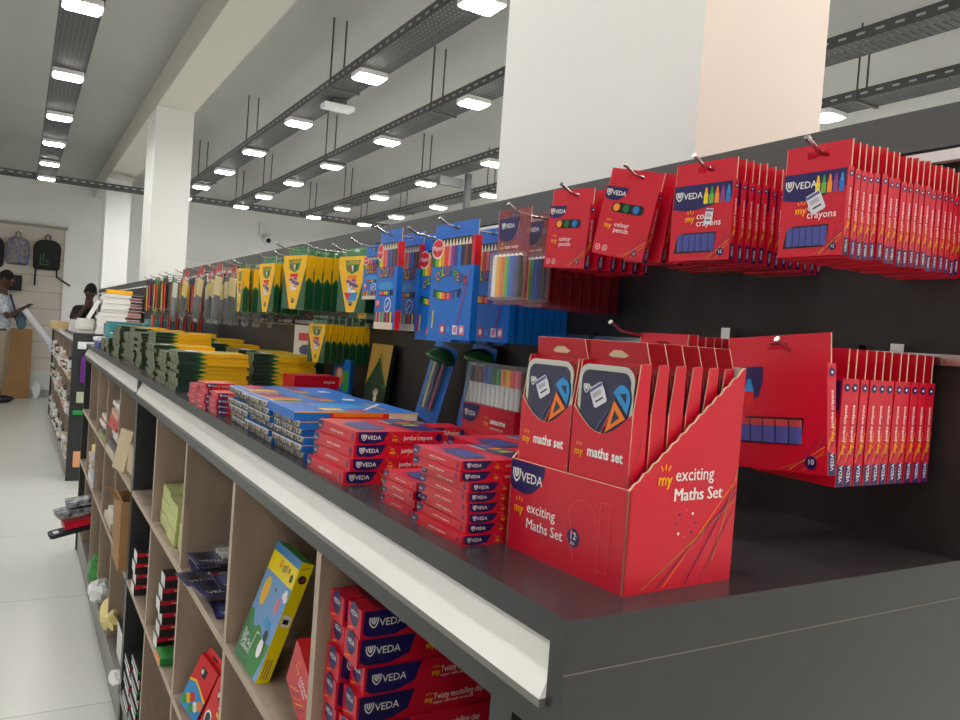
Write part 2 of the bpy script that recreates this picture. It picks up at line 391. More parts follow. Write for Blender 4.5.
# ---------------------------------------------------------------- shelving units
XF, ZT = .352, 1.24
XP = .875
def unit(name, label, y0, y1, divs, ins=.0, xf=XF, xp=XP, plain=False):
    """double sided shelving unit: counter, price rail, apron, oak dividers and shelves, dark core panel"""
    t = thing(name, label, 'shelving unit', (xf, y0, 0), group='grey shop shelving units')
    L = y1-y0; D = xp-xf; X1 = D+.42
    def part(n, *bx, m=LAM, **kw):
        mb = MB(); mb.box(*bx, m, **kw); return mb.build(n, t)
    part('countertop', 0, 0, 1.218, D+.02, L, 1.24, m=LAM, top=LAMT)
    # price rail: an angled white strip held in a grey channel
    mb = MB(); a, b = (.02 if not ins else .03), L-.02
    mb.ext(Fr((0, b, 0), (1, 0, 0), (0, 0, 1)), [(-.006, 1.1745), (.006, 1.1745), (.021, 1.2175), (.013, 1.2175)], 0, b-a, STRIP)
    mb.build('price_rail', t)
    mb = MB(); mb.box(-.006, a, 1.168, .02, b, 1.1745, PLINTH); mb.box(.022, .02, 1.1745, .026, L-.02, 1.218, LAM)
    mb.build('rail_channel', t)
    part('apron', 0, .02, 1.145, .02, L-.02, 1.168)
    # end panels
    part('side_panel', 0, 0, 0, X1, .02, 1.218)
    part('side_panel', 0, L-.02, 0, X1, L, 1.218)
    if not plain:
        mb = MB(); mb.box(-.0004, -.0004, 1.199, D+.02, .001, 1.2, SEAM); mb.build('edge_seam', t)
        part('upright', 0, .063, .17, .03, .095, 1.145)
    part('plinth', .01, .02, 0, .03, L-.02, .14, m=PLINTH)
    part('plinth_cap', -.002, .02, .14, .035, L-.02, .17, m=PLINTH)
    part('back_board', D-.02, .02, .17, D-.01, L-.02, 1.218, m=WOOD)
    part('bottom_board', .035, .02, .15, D-.02, L-.02, .17, m=WOOD)
    edges = [.02]+[d-y0 for d in divs]+[L-.02]
    for d in divs:
        part('divider', 0, d-y0-.009, .17, D-.02, d-y0+.009, 1.145, m=WOOD, left=WOODE)
    for e0, e1 in zip(edges, edges[1:]):
        for z in (.55, .85):
            part('shelf', -.0005, e0+(.009 if e0 > .03 else 0), z-.018, D-.02, e1-(.009 if e1 < L-.03 else 0), z, m=WOOD, left=WOODE)
    # core display panel above the counter
    part('display_panel', D, 0, 1.218, D+.02, L, 1.735, m=PANEL)
    part('header_panel', D-.004, 0, 1.688, D, L, 1.735, m=HEAD)
    part('rear_panel', X1-.02, 0, 1.218, X1, L, 1.735, m=PANEL)
    part('core_end_panel', D+.02, 0, 1.218, X1-.02, .02, 1.735, m=LAM)
    part('core_end_panel', D+.02, L-.02, 1.218, X1-.02, L, 1.735, m=LAM)
    for z in (1.676, 1.452):
        mb = MB(); mb.box(D-.012, .004, z-.006, D, L-.03, z+.006, STEEL if z < 1.5 else HOUS)
        for k in range(int(L/.25)): mb.box(D-.013, .13+k*.25, z-.012, D, .142+k*.25, z+.012, BLACK)
        mb.build('hook_rail', t)
    return t
U1 = unit('shelving_unit', 'near grey shelving unit with oak bays and white price rail', .442, 2.82, [.97, 1.44, 1.91, 2.37])
U2 = unit('shelving_unit', 'middle grey shelving unit joined behind the near one', 2.824, 5.2, [3.31, 3.78, 4.25, 4.72], plain=True)
U3 = unit('shelving_unit', 'far grey shelving unit beyond the gap near the white column', 7.3, 12.0, [7.8+.5*k for k in range(8)], xf=.392, xp=.93, plain=True)

# ---------------------------------------------------------------- hooks
HOOK = None
def hook(y, z, xt, label, xb=XP-.012, tip=True):
    L = xb-xt
    mb = MB()
    mb.tube([(0, 0, 0), (-L*.8, 0, 0), (-L*.94, 0, .003), (-L*1.0-.004, 0, .012)], .0024, STEEL)
    o = thing('display_hook', label, 'hook', (xb, y, z), group='steel display hooks')
    mb.build('wire', o)
    mb = MB(); mb.box(-.004, -.008, -.006, 0, .008, .02, STEEL); mb.build('back_clip', o)
    mb = MB(); mb.cyl((-L*1.0-.004, 0, .012), (-L*1.0-.0065, 0, .0135), .0032, STEEL, 8); mb.build('end_cap', o)
    return o

# ---------------------------------------------------------------- hanging cartons
def tab(mb, W, h, slot=.012, m=RED, y0=0, y1=.0012, z0=0):
    """tab with a real euro slot; hook passes at local z = 0"""
    b, tp = -h*.62, h*.38
    mb.box(-W/2, y0, b, W/2, y1, -.0035, m); mb.box(-W/2, y0, .0035, W/2, y1, tp, m)
    mb.box(-W/2, y0, -.0035, -slot, y1, .0035, m); mb.box(slot, y0, -.0035, W/2, y1, .0035, m)
    for x in (-W/2, W/2):
        mb.box(x-.0002, y0-.0001, b, x+.0002, y1+.0002, tp, CARD)
def spine(mb, x, z0, z1, D, words, flip=False):
    f = Fr((x, D/2, z0), (0, 0, 1), (0, -1, 0)); H = z1-z0
    mb.rect(f, 0, -D*.4, H*.2, D*.4, NAVY); mb.text(f, H*.04, -D*.18, 'VEDA', D*.5, WHITE, bold=.008)
    mb.text(f, H*.3, -D*.2, 'my', D*.6, YEL, bold=.04)
    mb.text(f, H*.42, -D*.15, words, D*.46, WHITE, bold=.015, width=H*.34)
    mb.dec(f, ell(H*.92, 0, D*.32, D*.36, 10), NAVY)
    mb.dec(f, ell(H*.92, 0, D*.10, D*.12, 8), WHITE, .0006)
    g = Fr((x, 0, z0), (0, 1, 0), (0, 0, 1))
    for a, b, m in ((.22, .5, ORANGE), (.2, .34, PURP), (.28, .44, TAN)):
        mb.stroke(g, [(D*.05, H*a), (D*.95, H*b)], D*.1, m, .0004)

def crayon_carton(name, label, cat, W, H, D, words, jumbo=False, full=True, tabh=.026, loc=(0, 0, 0), group=None):
    t = thing(name, label, cat, loc, group=group)
    zt, zb = -tabh*.62, -tabh*.62-H
    mb = MB(); mb.box(-W/2, 0, zb, W/2, D, zt, RED)
    fr = Fr((-W/2, 0, zb), (1, 0, 0), (0, 0, 1))
    if full:
        n = 6 if not jumbo else 5
        if not jumbo:
            mb.dec(fr, [(.02*W, .98*H), (.02*W, .68*H)]+[(W*(.02+.96*i/8), H*(.68-.06*math.sin(PI*i/8)*(1-i/12)+.1*(i/8)**2)) for i in range(1, 9)]+[(.98*W, .98*H)], NAVY)
            brand(mb, fr, W*.07, H*.8, H*.085)
            for i, m in enumerate((YEL, GREEN, ORANGE, PENC[6], LBLUE)):
                x = W*(.53+.09*i); mb.rect(fr, x, H*.72, x+W*.07, H*.84, PENC[(2, 1, 3, 6, 8)[i]], .0005)
                mb.dec(fr, [(x+W*.005, H*.84), (x+W*.065, H*.84), (x+W*.045, H*.93), (x+W*.025, H*.93)], m, .0005)
            my(mb, fr, W*.24, H*.5, H*.085); mb.text(fr, W*.43, H*.53, 'cool', H*.12, WHITE); mb.text(fr, W*.43, H*.44, words.split()[-1], H*.12, WHITE)
            wx0, wx1, wz0, wz1 = .08, .76, .1, .36
        else:
            mb.dec(fr, [(.03*W, .98*H), (.03*W, .62*H), (.2*W, .58*H), (.36*W, .7*H), (.4*W, .85*H), (.4*W, .98*H)], NAVY)
            for i, m in enumerate((PENC[6], LBLUE)):
                x = W*(.08+.13*i); mb.rect(fr, x, H*.6, x+W*.1, H*.74, RED2, .0005); mb.dec(fr, [(x, H*.74), (x+W*.1, H*.74), (x+W*.065, H*.86), (x+W*.035, H*.86)], m, .0005)
            wx0, wx1, wz0, wz1 = .1, .78, .24, .50
        P = [(wx0*W, wz0*H), (wx1*W*.93, wz0*H*1.04), (wx1*W, (wz0+.09)*H), (wx1*W*1.02, wz1*H), ((wx0+.15)*W, wz1*H), ((wx0+.04)*W, (wz1-.05)*H)]
        mb.dec(fr, P, BLACK, .0003)
        rays(mb, fr.at(W*.4, H*.02), W*.58, H*.55)
        mb.dec(fr, ell(W*.86, H*.1, W*.055, W*.055), NAVY, .0007); mb.text(fr, W*.86, H*.085, '10' if jumbo else '12', W*.06, WHITE, 'c', d=.001)
    else:
        mb.rect(fr, .02*W, .7*H, .98*W, .98*H, NAVY)
    spine(mb, W/2, zb, zt, D, words)
    body = mb.build('carton_body', t)
    mb = MB(); tab(mb, W, tabh, y0=D*.4, y1=D*.4+.0012); mb.build('hang_tab', t)
    if full:
        x = wx0+.05; w = (wx1-wx0-.05)/n
        for i in range(n):
            mb = MB(); cx = (-.5+x+w*(i+.5))*W; lo = zb+(wz0+.02)*H; hi = zb+(wz1-.02)*H
            f2 = Fr((cx, 0, 0), (1, 0, 0), (0, 0, 1)); r = w*W*.47
            pts = [(r*math.cos(PI*k/6), .0003+r*.35*math.sin(PI*k/6)) for k in range(7)]
            V = [(cx+a, -b, lo) for a, b in pts]+[(cx+a, -b, hi) for a, b in pts]
            mb.add(V, [(k, k+1, 8+k, 7+k) for k in range(6)]+[tuple(range(6, -1, -1)), tuple(range(7, 14))], CRAY, False)
            if jumbo:
                mb.add([(a, b-.0002, hi-.28*(hi-lo)) for a, b, c in V[:7]]+[(a, b-.0002, hi) for a, b, c in V[:7]], [(k, k+1, 8+k, 7+k) for k in range(6)], CRTIP)
            mb.build('crayon', body, 'navy wrapped crayon seen through the window')
    return t

def sticker(parent, x, z, w, h, ang, y=-.001):
    mb = MB(); f = Fr((x, y, z), (1, 0, 0), (0, 0, 1)).rot(ang)
    mb.ext(f, rr(-w/2, -h/2, w/2, h/2, w*.12, 2), 0, .0003, STICK)
    mb.rect(f, -w/2*.95, h*.3, w/2*.95, h*.44, STICKB, .0005)
    for k in range(7): mb.rect(f, -w*.32+k*w*.09, -h*.05, -w*.29+k*w*.09, h*.18, BLACK, .0005)
    mb.rect(f, -w*.3, -h*.28, w*.3, -h*.2, BLACK, .0005)
    return mb.build('price_sticker', parent, 'small white barcode price sticker')

def row(proto_full, proto_thin, n, x0, x1, y, z, yaw, lab, where, group, drift=0, jit=1.0, roll=0):
    """hang n cartons one behind the other on a hook from x0 to x1; the first is the full one"""
    for i in range(n):
        x = x0+(x1-x0)*i/max(1, n-1)
        L = '%s, %s from front on %s' % (lab, ORD[i], where) if i else '%s, frontmost on %s' % (lab, where)
        p = proto_full if i == 0 else proto_thin
        j = 0 if i == 0 else jit
        rot = (0, 0, R(-90+yaw+j*random.uniform(-1.2, 1.2))) if not roll else (0, 0, 0)
        loc = (x, y+drift*i+j*random.uniform(-.0008, .0008), z+j*random.uniform(-.0012, .0008)*1.5)
        if i == 0 and not p.get('used'):
            o = p; o['used'] = 1; o.location = loc; o['label'] = L
        else:
            o = dup(p, L, loc)
        if roll and i < 3:
            o.rotation_euler = (Matrix.Rotation(R(-90+yaw), 3, 'Z') @ Matrix.Rotation(R(roll*(1-i*.35)), 3, 'Y')).to_euler()
        else: o.rotation_euler = (0, 0, R(-90+yaw*(1-.5*min(i, 4)/4)+j*random.uniform(-1.2, 1.2)))
        o['group'] = group
    return

HZ, LZ = 1.641, 1.447
# A and B: cool crayons
A = crayon_carton('crayon_carton', '', 'crayons', .070, .084, .0092, 'cool crayons')
sticker([c for c in A.children if c.name.startswith('carton_body')][0], .004, -.048, .016, .02, R(25))
Ar = crayon_carton('crayon_carton', '', 'crayons', .070, .084, .0092, 'cool crayons', full=False)
hook(.501, HZ+.002, .652, 'steel display hook nearest the camera on the upper rail')
row(A, Ar, 20, .662, .866, .501, HZ+.002, 3, 'red crayon carton', 'the upper hook nearest the camera', 'crayon cartons on the nearest upper hook')
B = crayon_carton('crayon_carton', '', 'crayons', .086, .094, .0095, 'cool crayons')
sticker([c for c in B.children if c.name.startswith('carton_body')][0], .012, -.058, .011, .019, R(-5))
hook(.684, HZ+.021, .688, 'steel display hook second from the camera on the upper rail')
Br = crayon_carton('crayon_carton', '', 'crayons', .086, .094, .0095, 'cool crayons', full=False)
row(B, Br, 13, .70, .861, .684, HZ+.021, 8, 'red crayon carton', 'the second upper hook from the camera', 'crayon cartons on the second upper hook')
bpy.data.objects.remove(Ar) if False else None

def purge(p):
    for c in list(p.children): purge(c)
    bpy.data.objects.remove(p)
purge(Ar); purge(Br)

# C and D: colour pencil cartons with three round pencil ends
def pencil_carton(full=True):
    W, H, D, th = .083, .093, .012, .024
    t = thing('pencil_carton', '', 'colour pencils'); zt, zb = -th*.62, -th*.62-H
    mb = MB(); mb.box(-W/2, 0, zb, W/2, D, zt, RED); fr = Fr((-W/2, 0, zb), (1, 0, 0), (0, 0, 1))
    mb.dec(fr, corner_blob(.02*W, .99*H, .42*W, .2*H), NAVY)
    if full:
        brand(mb, fr, W*.05, H*.87, H*.07)
        mb.dec(fr, rr(.2*W, .63*H, .82*W, .77*H, .06*H), BLACK)
        my(mb, fr, W*.13, H*.4, H*.075); mb.text(fr, W*.33, H*.43, 'colour', H*.095, WHITE); mb.text(fr, W*.33, H*.35, 'pencils', H*.095, WHITE)
        for k in (0, 1): mb.dec(fr, ell(W*(.1+.14*k), H*.1, W*.05, W*.05), WHITE); mb.dec(fr, ell(W*(.1+.14*k), H*.1, W*.042, W*.042), RED, .0005); mb.text(fr, W*(.1+.14*k), H*.08, '6', W*.07, WHITE, 'c', d=.0008)
        mb.dec(fr, ell(W*.82, H*.1, W*.05, W*.05), NAVY); mb.text(fr, W*.82, H*.085, '12', W*.05, WHITE, 'c', d=.0008)
        rays(mb, fr.at(W*.35, H*.03), W*.63, H*.6)
    spine(mb, W/2, zb, zt, D, 'colour pencils'); body = mb.build('carton_body', t)
    mb = MB(); tab(mb, W, th, y0=D*.4, y1=D*.4+.0012); mb.build('hang_tab', t)
    if full:
        for k, m in enumerate((PENC[3], PENC[0], PENC[8])):
            mb = MB(); cx, cz = -W/2+W*(.3+.19*k), zb+.7*H
            mb.cyl((cx, .0005, cz), (cx, -.0015, cz), .0052, m, 12); mb.build('pencil_end', body, '%s pencil end in the window' % ('orange', 'green', 'blue')[k])
    return t
Pc, Pr = pencil_carton(), pencil_carton(False)
hook(.797, HZ+.026, .677, 'steel display hook third from the camera on the upper rail')
row(Pc, Pr, 8, .69, .85, .797, HZ+.026, 16, 'red colour pencil carton', 'the third upper hook, leaning left', 'pencil cartons on the third upper hook', roll=11)
hook(.935, HZ+.019, .677, 'steel display hook fourth from the camera on the upper rail')
row(Pc, Pr, 6, .69, .80, .935, HZ+.019, 9, 'red colour pencil carton', 'the fourth upper hook from the camera', 'pencil cartons on the fourth upper hook', roll=3)
purge(Pr)

# E: clear red blister packs of coloured sticks
def blister_pack(full=True):
    W, H, D = .088, .143, .014
    t = thing('blister_pack', '', 'colouring pens')
    mb = MB(); tab(mb, W, .024, m=BLIST, y1=.0008)
    mb.box(-W/2, 0, -H, W/2, .0008, -.015, BLIST)
    f = Fr((-W/2, 0, -H), (1, 0, 0), (0, 0, 1))
    mb.dec(f, corner_blob(W*.05, H*.97, W*.6, H*.26), NAVY, .0004); brand(mb, f, W*.14, H*.86, H*.05)
    my(mb, f, W*.12, H*.62, H*.04); mb.text(f, W*.26, H*.63, 'super twisty', H*.05, WHITE)
    mb.build('backing_card', t)
    mb = MB()
    for x0, x1, y0, y1, z0, z1 in ((-W*.46, W*.46, -D, -D+.0006, -H+.006, -H*.42),):
        mb.ext(Fr((0, 0, 0), (1, 0, 0), (0, 0, 1)), rr(x0, z0, x1, z1, .006, 3), .0006, D, CLEAR if full else BLIST)
    shell = mb.build('clear_blister', t)
    n = 7
    for k in range(n if full else 0):
        mb = MB(); x = -W*.38+k*W*.125
        mb.cyl((x, -D*.5, -H+.012), (x, -D*.5, -H*.47), .0048, [WHITE, YEL, ORANGE, PENC[1], PENC[8], PENC[7], BLACK][k], 10)
        mb.cyl((x, -D*.5, -H*.47), (x, -D*.5, -H*.44), .0045, WHITE, 8, r1=.0015)
        mb.build('pen', shell, '%s stick pen in the blister' % ('white', 'yellow', 'orange', 'light green', 'blue', 'violet', 'black')[k])
    return t
E0 = blister_pack(); E1 = blister_pack(False)
hook(1.05, HZ, .66, 'steel display hook fifth from the camera on the upper rail')
row(E0, E1, 1, .668, .668, 1.05, HZ-.002, 3, 'red tinted pack of coloured pens', 'the fifth upper hook', 'red tinted blister packs on the fifth upper hook')
dup(E0, 'red tinted pack of coloured pens, second from front on the fifth upper hook', (.715, 1.05, HZ-.002), (0, 0, R(-90)), 'red tinted blister packs on the fifth upper hook')
for i in range(7): dup(E1, 'red tinted pack of coloured pens, %s from front on the fifth upper hook' % ORD[i+2], (.737+.0195*i, 1.05, HZ-.002), (0, 0, R(-90+random.uniform(-1, 1))), 'red tinted blister packs on the fifth upper hook')
purge(E1)

# F, G: blue pencil packs
def blue_pack(W, H, kind='color', full=True):
    D, th = .013, .028
    t = thing('pencil_pack', '', 'colour pencils'); zt, zb = -th*.62, -th*.62-H
    mb = MB(); mb.box(-W/2, 0, zb, W/2, D, zt, BLUEC); fr = Fr((-W/2, 0, zb), (1, 0, 0), (0, 0, 1))
    if full:
        mb.rect(fr, 0, .72*H, .94*W, H, BLACK); n = 12
        for k in range(n):
            x0 = .03*W+k*.905*W/n; w = .905*W/n*.92
            mb.rect(fr, x0, .72*H, x0+w, .92*H, PENC[k], .0006); mb.dec(fr, [(x0, .92*H), (x0+w, .92*H), (x0+w*.6, .985*H), (x0+w*.4, .985*H)], WOODP, .0006)
        mb.dec(fr, ell(.15*W, .9*H, .15*W, .1*H, 20), WHITE, .0009); mb.dec(fr, ell(.15*W, .905*H, .135*W, .088*H, 20), RED2, .0012)
        mb.text(fr, .15*W, .885*H, 'Maped', W*.085, WHITE, 'c', d=.0016)
        mb.rect(fr, .94*W, .72*H, W, H, RED2, .0006)
        if kind == 'color':
            for k, (c, m) in enumerate(zip("COLOR'PEPS", [PENC[i] for i in (3, 1, 2, 4, 8, 3, 1, 5, 8, 4)])):
                x, y = W*(.14+.072*k), H*(.585+.05*math.sin(k*.5))
                mb.text(fr, x-.0006, y-.0008, c, W*.15, BLACK, bold=.06, d=.0006); mb.text(fr, x, y, c, W*.14, m, bold=.01, d=.001)
            P = [(.1*W, .5*H)]+[(W*(.1+.66*i/8), H*(.5-.035*math.sin(PI*i/8))) for i in range(1, 9)]+[(W*(.76-.66*i/8), H*(.42-.05*math.sin(PI*i/8)+.03*(1-i/8))) for i in range(9)]
            mb.dec(fr, P, BLACK, .0006)
            for k in range(10): x0 = W*(.14+.06*k); mb.rect(fr, x0, (.41-.02*math.sin(PI*k/9))*H, x0+W*.055, (.475-.02*math.sin(PI*k/9))*H, PENC[k], .0009)
            mb.stroke(fr, [(.92*W, .68*H), (.7*W, .1*H)], W*.025, PENC[6], .0008); mb.stroke(fr, [(.12*W, .1*H), (.13*W, .28*H)], W*.03, PENC[2], .0008)
            for k in range(4): mb.rect(fr, W*(.32+.15*k), .05*H, W*(.44+.15*k), .14*H, (RED2, BLUET, STICK, PENC[5])[k], .0008); mb.dec(fr, ell(W*(.38+.15*k), .095*H, W*.035, H*.03), (WHITE, LBLUE, PENC[5], WHITE)[k], .001)
        else:
            for k, (c, m) in enumerate(zip('DUO', (PENC[3], YEL, PENC[4]))): mb.text(fr, W*(.2+.2*k), H*.61, c, W*.26, BLACK, bold=.08, d=.0006); mb.text(fr, W*(.2+.2*k), H*.61, c, W*.26, m, d=.001)
            mb.dec(fr, ell(.5*W, .5*H, .36*W, .05*H), LBLUE, .0005); mb.rect(fr, .2*W, .39*H, .86*W, .45*H, BLACK, .0006)
            for k in range(6): mb.rect(fr, W*(.23+.1*k), .4*H, W*(.31+.1*k), .44*H, PENC[(5, 4, 3, 2, 8, 11)[k]], .0009)
            mb.dec(fr, ell(.64*W, .28*H, .16*W, .09*H), WHITE, .0006); mb.dec(fr, ell(.64*W, .28*H, .13*W, .075*H), BLUET, .0009); mb.stroke(fr, [(.58*W, .25*H), (.7*W, .31*H)], W*.03, WHITE, .0012)
            mb.rect(fr, .06*W, .26*H, .26*W, .34*H, RED2, .0006); mb.text(fr, .16*W, .285*H, '24', W*.12, WHITE, 'c', d=.001)
            for k in range(n): x0 = .03*W+k*.905*W/n; w = .905*W/n*.92; mb.rect(fr, x0, .08*H, x0+w, .2*H, PENC[(k*5) % 12], .0006); mb.rect(fr, x0, 0, x0+w, .08*H, WOODP, .0006)
    if kind == 'duo':
        mb.rect(right((W/2, 0, zb)), 0, 0, D, .22*H, RED2, .0006); 
    mb.rect(right((W/2, 0, zb)), 0, .72*H, D, H, RED2, .0006)
    mb.rect(right((W/2, 0, zb)), D*.3, .3*H, D*.7, .62*H, BLUET, .0008)
    mb.build('carton_body', t)
    mb = MB(); tab(mb, W, th, m=BLUET, y0=D*.4, y1=D*.4+.001); mb.build('hang_tab', t)
    return t
F0 = blue_pack(.15, .182); F1 = blue_pack(.15, .182, full=False)
hook(1.235, HZ-.008, .635, 'steel display hook sixth from the camera on the upper rail')
row(F0, F1, 1, .66, .66, 1.235, HZ-.008, 2, 'wide blue pencil pack with rainbow lettering', 'the sixth upper hook', 'blue pencil packs on the sixth upper hook')
F2 = dup(F0, 'wide blue pencil pack hanging second on the sixth upper hook', (.74, 1.235, HZ-.008), (0, 0, R(-89)), 'blue pencil packs on the sixth upper hook')
for i in range(7):
    dup(F1, 'wide blue pencil pack seen edge on, %s from the front on the sixth upper hook' % ORD[i+2], (.762+.0155*i, 1.235+random.uniform(-.001, .001), HZ-.008), (0, 0, R(-90+random.uniform(-1, 1))), 'blue pencil packs on the sixth upper hook')
hook(1.385, HZ-.01, .645, 'steel display hook seventh from the camera on the upper rail')
F3 = dup(F0, 'wide blue pencil pack frontmost on the seventh upper hook, mostly covered', (.715, 1.40, HZ-.014), (0, 0, R(-88)), 'blue pencil packs on the seventh upper hook')
for i in range(3): dup(F1, 'wide blue pencil pack, %s from the front on the seventh upper hook' % ORD[i+1], (.76+.04*i, 1.40, HZ-.014), (0, 0, R(-90)), 'blue pencil packs on the seventh upper hook')
purge(F1)
G0 = blue_pack(.108, .182, 'duo'); G1 = blue_pack(.108, .182, 'duo', full=False)
hook(1.522, HZ+.002, .635, 'steel display hook eighth from the camera on the upper rail')
row(G0, G1, 1, .66, .66, 1.522, HZ+.002, 0, 'narrow blue and red pencil pack', 'the eighth upper hook', 'narrow blue pencil packs')
dup(G0, 'narrow blue and red pencil pack hanging second on the eighth upper hook', (.71, 1.522, HZ+.002), (0, 0, R(-90)), 'narrow blue pencil packs')
for i in range(6): dup(G1, 'narrow blue and red pencil pack, %s from the front on the eighth upper hook' % ORD[i+2], (.74+.021*i, 1.522, HZ+.002), (0, 0, R(-90)), 'narrow blue pencil packs')
hook(1.70, HZ-.008, .65, 'steel display hook ninth from the camera on the upper rail')
G2 = blue_pack(.108, .10, 'duo'); row(G2, G2, 2, .70, .75, 1.70, HZ-.012, 0, 'short blue pencil pack', 'the ninth upper hook', 'short blue pencil packs')
purge(G1)

# H..K: yellow and green tapered-print cartons
def yg_carton(W, H, D, full=True, art=0):
    th = .024
    t = thing('pencil_carton', '', 'colour pencils'); zt, zb = -th*.62, -th*.62-H
    mb = MB(); mb.box(-W/2, 0, zb, W/2, D, zt, GCARD); fr = Fr((-W/2, 0, zb), (1, 0, 0), (0, 0, 1))
    mb.dec(fr, [(0, H), (0, .8*H), (.36*W, 0), (.64*W, 0), (W, .8*H), (W, H)], YCARD)
    f = right((W/2, 0, zb)); mb.rect(f, 0, .5*H, D, H, YCARD)
    for k, m, o in ((0, GCARD, .0), (1, GCARD2, .03), (2, GCARD, .055)):
        mb.dec(f, [(0, (.42-o)*H), (D, (.42-o)*H), (D, (.5-o)*H), (D/2, (.6-o)*H), (0, (.5-o)*H)], m, .0004+.0002*k)
    mb.rect(f, 0, 0, .0006, H, YCARDD, .001)
    if full:
        mb.dec(fr, [(.22*W, .93*H), (.78*W, .93*H), (.7*W, .74*H), (.5*W, .68*H), (.3*W, .74*H)], GCARD2, .0005)
        mb.text(fr, .5*W, .855*H, 'Crayola', W*.15, YEL, 'c', d=.0009)
        for k in range(3): mb.dec(fr, [(W*(.36+.1*k), .83*H), (W*(.44+.1*k), .83*H), (W*(.46+.06*k), .71*H)], (RED2, WHITE, DGREEN)[k], .0009)
        mb.dec(fr, rr(.33*W, .6*H, .67*W, .66*H, .01*H), (ORANGE, RED2)[art == 0], .0006)
        rnd = random.Random(3)
        for k in range(16):
            a, b = rnd.uniform(.3, .6), rnd.uniform(.34, .56)
            mb.dec(fr, rr(W*a, H*b, W*(a+.14), H*(b+.05), .006*H, 2), (STICK, STICKB, WHITE, PENC[6])[k % 4], .0006+.0001*k)
        mb.dec(fr, ell(.5*W, .16*H, .07*W, .05*H), BLACK, .0006); mb.text(fr, .5*W, .145*H, '12', W*.1, WHITE, 'c', d=.0009)
        if art: mb.dec(fr, [(.25*W, .35*H), (.75*W, .35*H), (.66*W, .2*H), (.36*W, .2*H)], LBLUE, .0004); mb.dec(fr, [(.25*W, .35*H), (.5*W, .35*H), (.4*W, .2*H)], RED2, .0006)
    mb.build('carton_body', t)
    mb = MB(); tab(mb, W*.8, th, m=GTAB, y0=D*.4, y1=D*.4+.001); mb.build('hang_tab', t)
    return t
Y0 = yg_carton(.125, .138, .024, art=1); Y1 = yg_carton(.12, .15, .024); YR = yg_carton(.12, .15, .024, False); YS = yg_carton(.10, .15, .02)
hook(1.85, HZ-.01, .66, 'steel display hook tenth from the camera on the upper rail')
row(Y0, YR, 5, .70, .83, 1.825, HZ-.008, 12, 'yellow pencil carton with rainbow print', 'the tenth upper hook', 'yellow and green cartons on the tenth upper hook')
hook(2.17, HZ+.008, .61, 'steel display hook eleventh from the camera on the upper rail')
row(Y1, YR, 8, .66, .852, 2.17, HZ+.008, 14, 'yellow and green pencil carton', 'the eleventh upper hook', 'yellow and green cartons on the eleventh upper hook')
for k, yy in enumerate((2.0, 2.31, 2.93, 3.24)): hook(yy, HZ, .64, 'bare steel hook tip, %s one further along the upper rail' % ORD[k].replace('front', 'first'))
hook(2.42, HZ-.004, .62, 'steel display hook with narrow yellow cartons on the upper rail')
row(YS, YS, 3, .65, .71, 2.42, HZ-.004, 12, 'narrow yellow and green pencil carton', 'the hook with narrow cartons', 'narrow yellow cartons')
hook(2.80, HZ-.004, .64, 'steel display hook before the clear bags on the upper rail')
row(YS, YS, 7, .66, .86, 2.80, HZ-.004, 0, 'slim yellow green carton', 'the hook before the clear bags', 'slim yellow cartons seen edge on')
# lower row of yellow and green
YL = yg_carton(.085, .11, .019)
hook(2.15, 1.46, .70, 'steel display hook with small green cartons on the lower rail')
row(YL, YL, 7, .73, .85, 2.15, 1.462, 14, 'small yellow and green carton', 'the lower hook with green tabs', 'small yellow and green cartons on the lower hook')
purge(YR)
hook(2.54, 1.44, .65, 'empty steel hook on the lower rail above the yellow stacks', tip=True)

# clear bags of stationery
def bag(seed, head=PINK, body=YEL, low=GREYP):
    rnd = random.Random(seed); W, H = .10, .21
    t = thing('stationery_bag', '', 'stationery bag')
    mb = MB(); n = 8; V = []
    for j in range(9):
        z = -.012-(H)*j/8; w = W*(.32+.18*math.sin(PI*min(j, 7)/8)); dpt = .011*math.sin(PI*j/8)+.001
        for i in range(n): a = 2*PI*i/n; V.append((w*math.cos(a)+rnd.uniform(-.003, .003), .01+dpt*math.sin(a), z))
    mb.add(V, [(j*n+i, (j+1)*n+i, (j+1)*n+(i+1) % n, j*n+(i+1) % n) for j in range(8) for i in range(n)], CLEAR, True); mb.build('clear_bag', t)
    mb = MB(); tab(mb, .05, .03, m=head, y0=.009, y1=.011); mb.build('header_card', t)
    mb = MB()
    for k in range(5):
        x = -.026+k*.013; mb.cyl((x, .010, -.04-.004*(k % 2)), (x*.9, .010, -.11), .0048, body, 6); mb.cyl((x*.9, .010, -.11), (x*.8, .01, -.205), .0042, low, 6)
    mb.build('brush_handle', t)
    return t
BG = [bag(1, RED, mat('cream_bristle', (232, 214, 150), .7), mat('grey_brush_handle', (70, 74, 84), .4)), bag(2, WHITE, mat('pale_bristle', (226, 226, 214), .7), mat('silver_brush_handle', (120, 124, 136), .3)), bag(3, RED, mat('tan_bristle', (236, 206, 90), .7), mat('dark_brush_handle', (56, 58, 62), .4))]
for b in BG: b['label'] = ''
k = 0
for hi, y in enumerate((3.08, 3.42, 3.76, 4.06)):
    hook(y, HZ-.004, .60, 'steel display hook with clear stationery bags, %s one from the camera' % ORD[hi].replace('front', 'first'))
    for i in range(5):
        p = BG[(0, 0, 2, 1)[hi]]
        L = 'clear bag of long brushes, %s from the front on the %s bag hook' % (ORD[i], ORD[hi].replace('front', 'first'))
        o = dup(p, L, (.64+.05*i, y+random.uniform(-.008, .008), HZ+.0), (0, 0, R(-90+random.uniform(-4, 14))), 'clear stationery bags on the upper rail')
        if i < 2: o.rotation_euler = (Matrix.Rotation(R(-90+8), 3, 'Z') @ Matrix.Rotation(R(random.uniform(3, 17)), 3, 'Y')).to_euler()
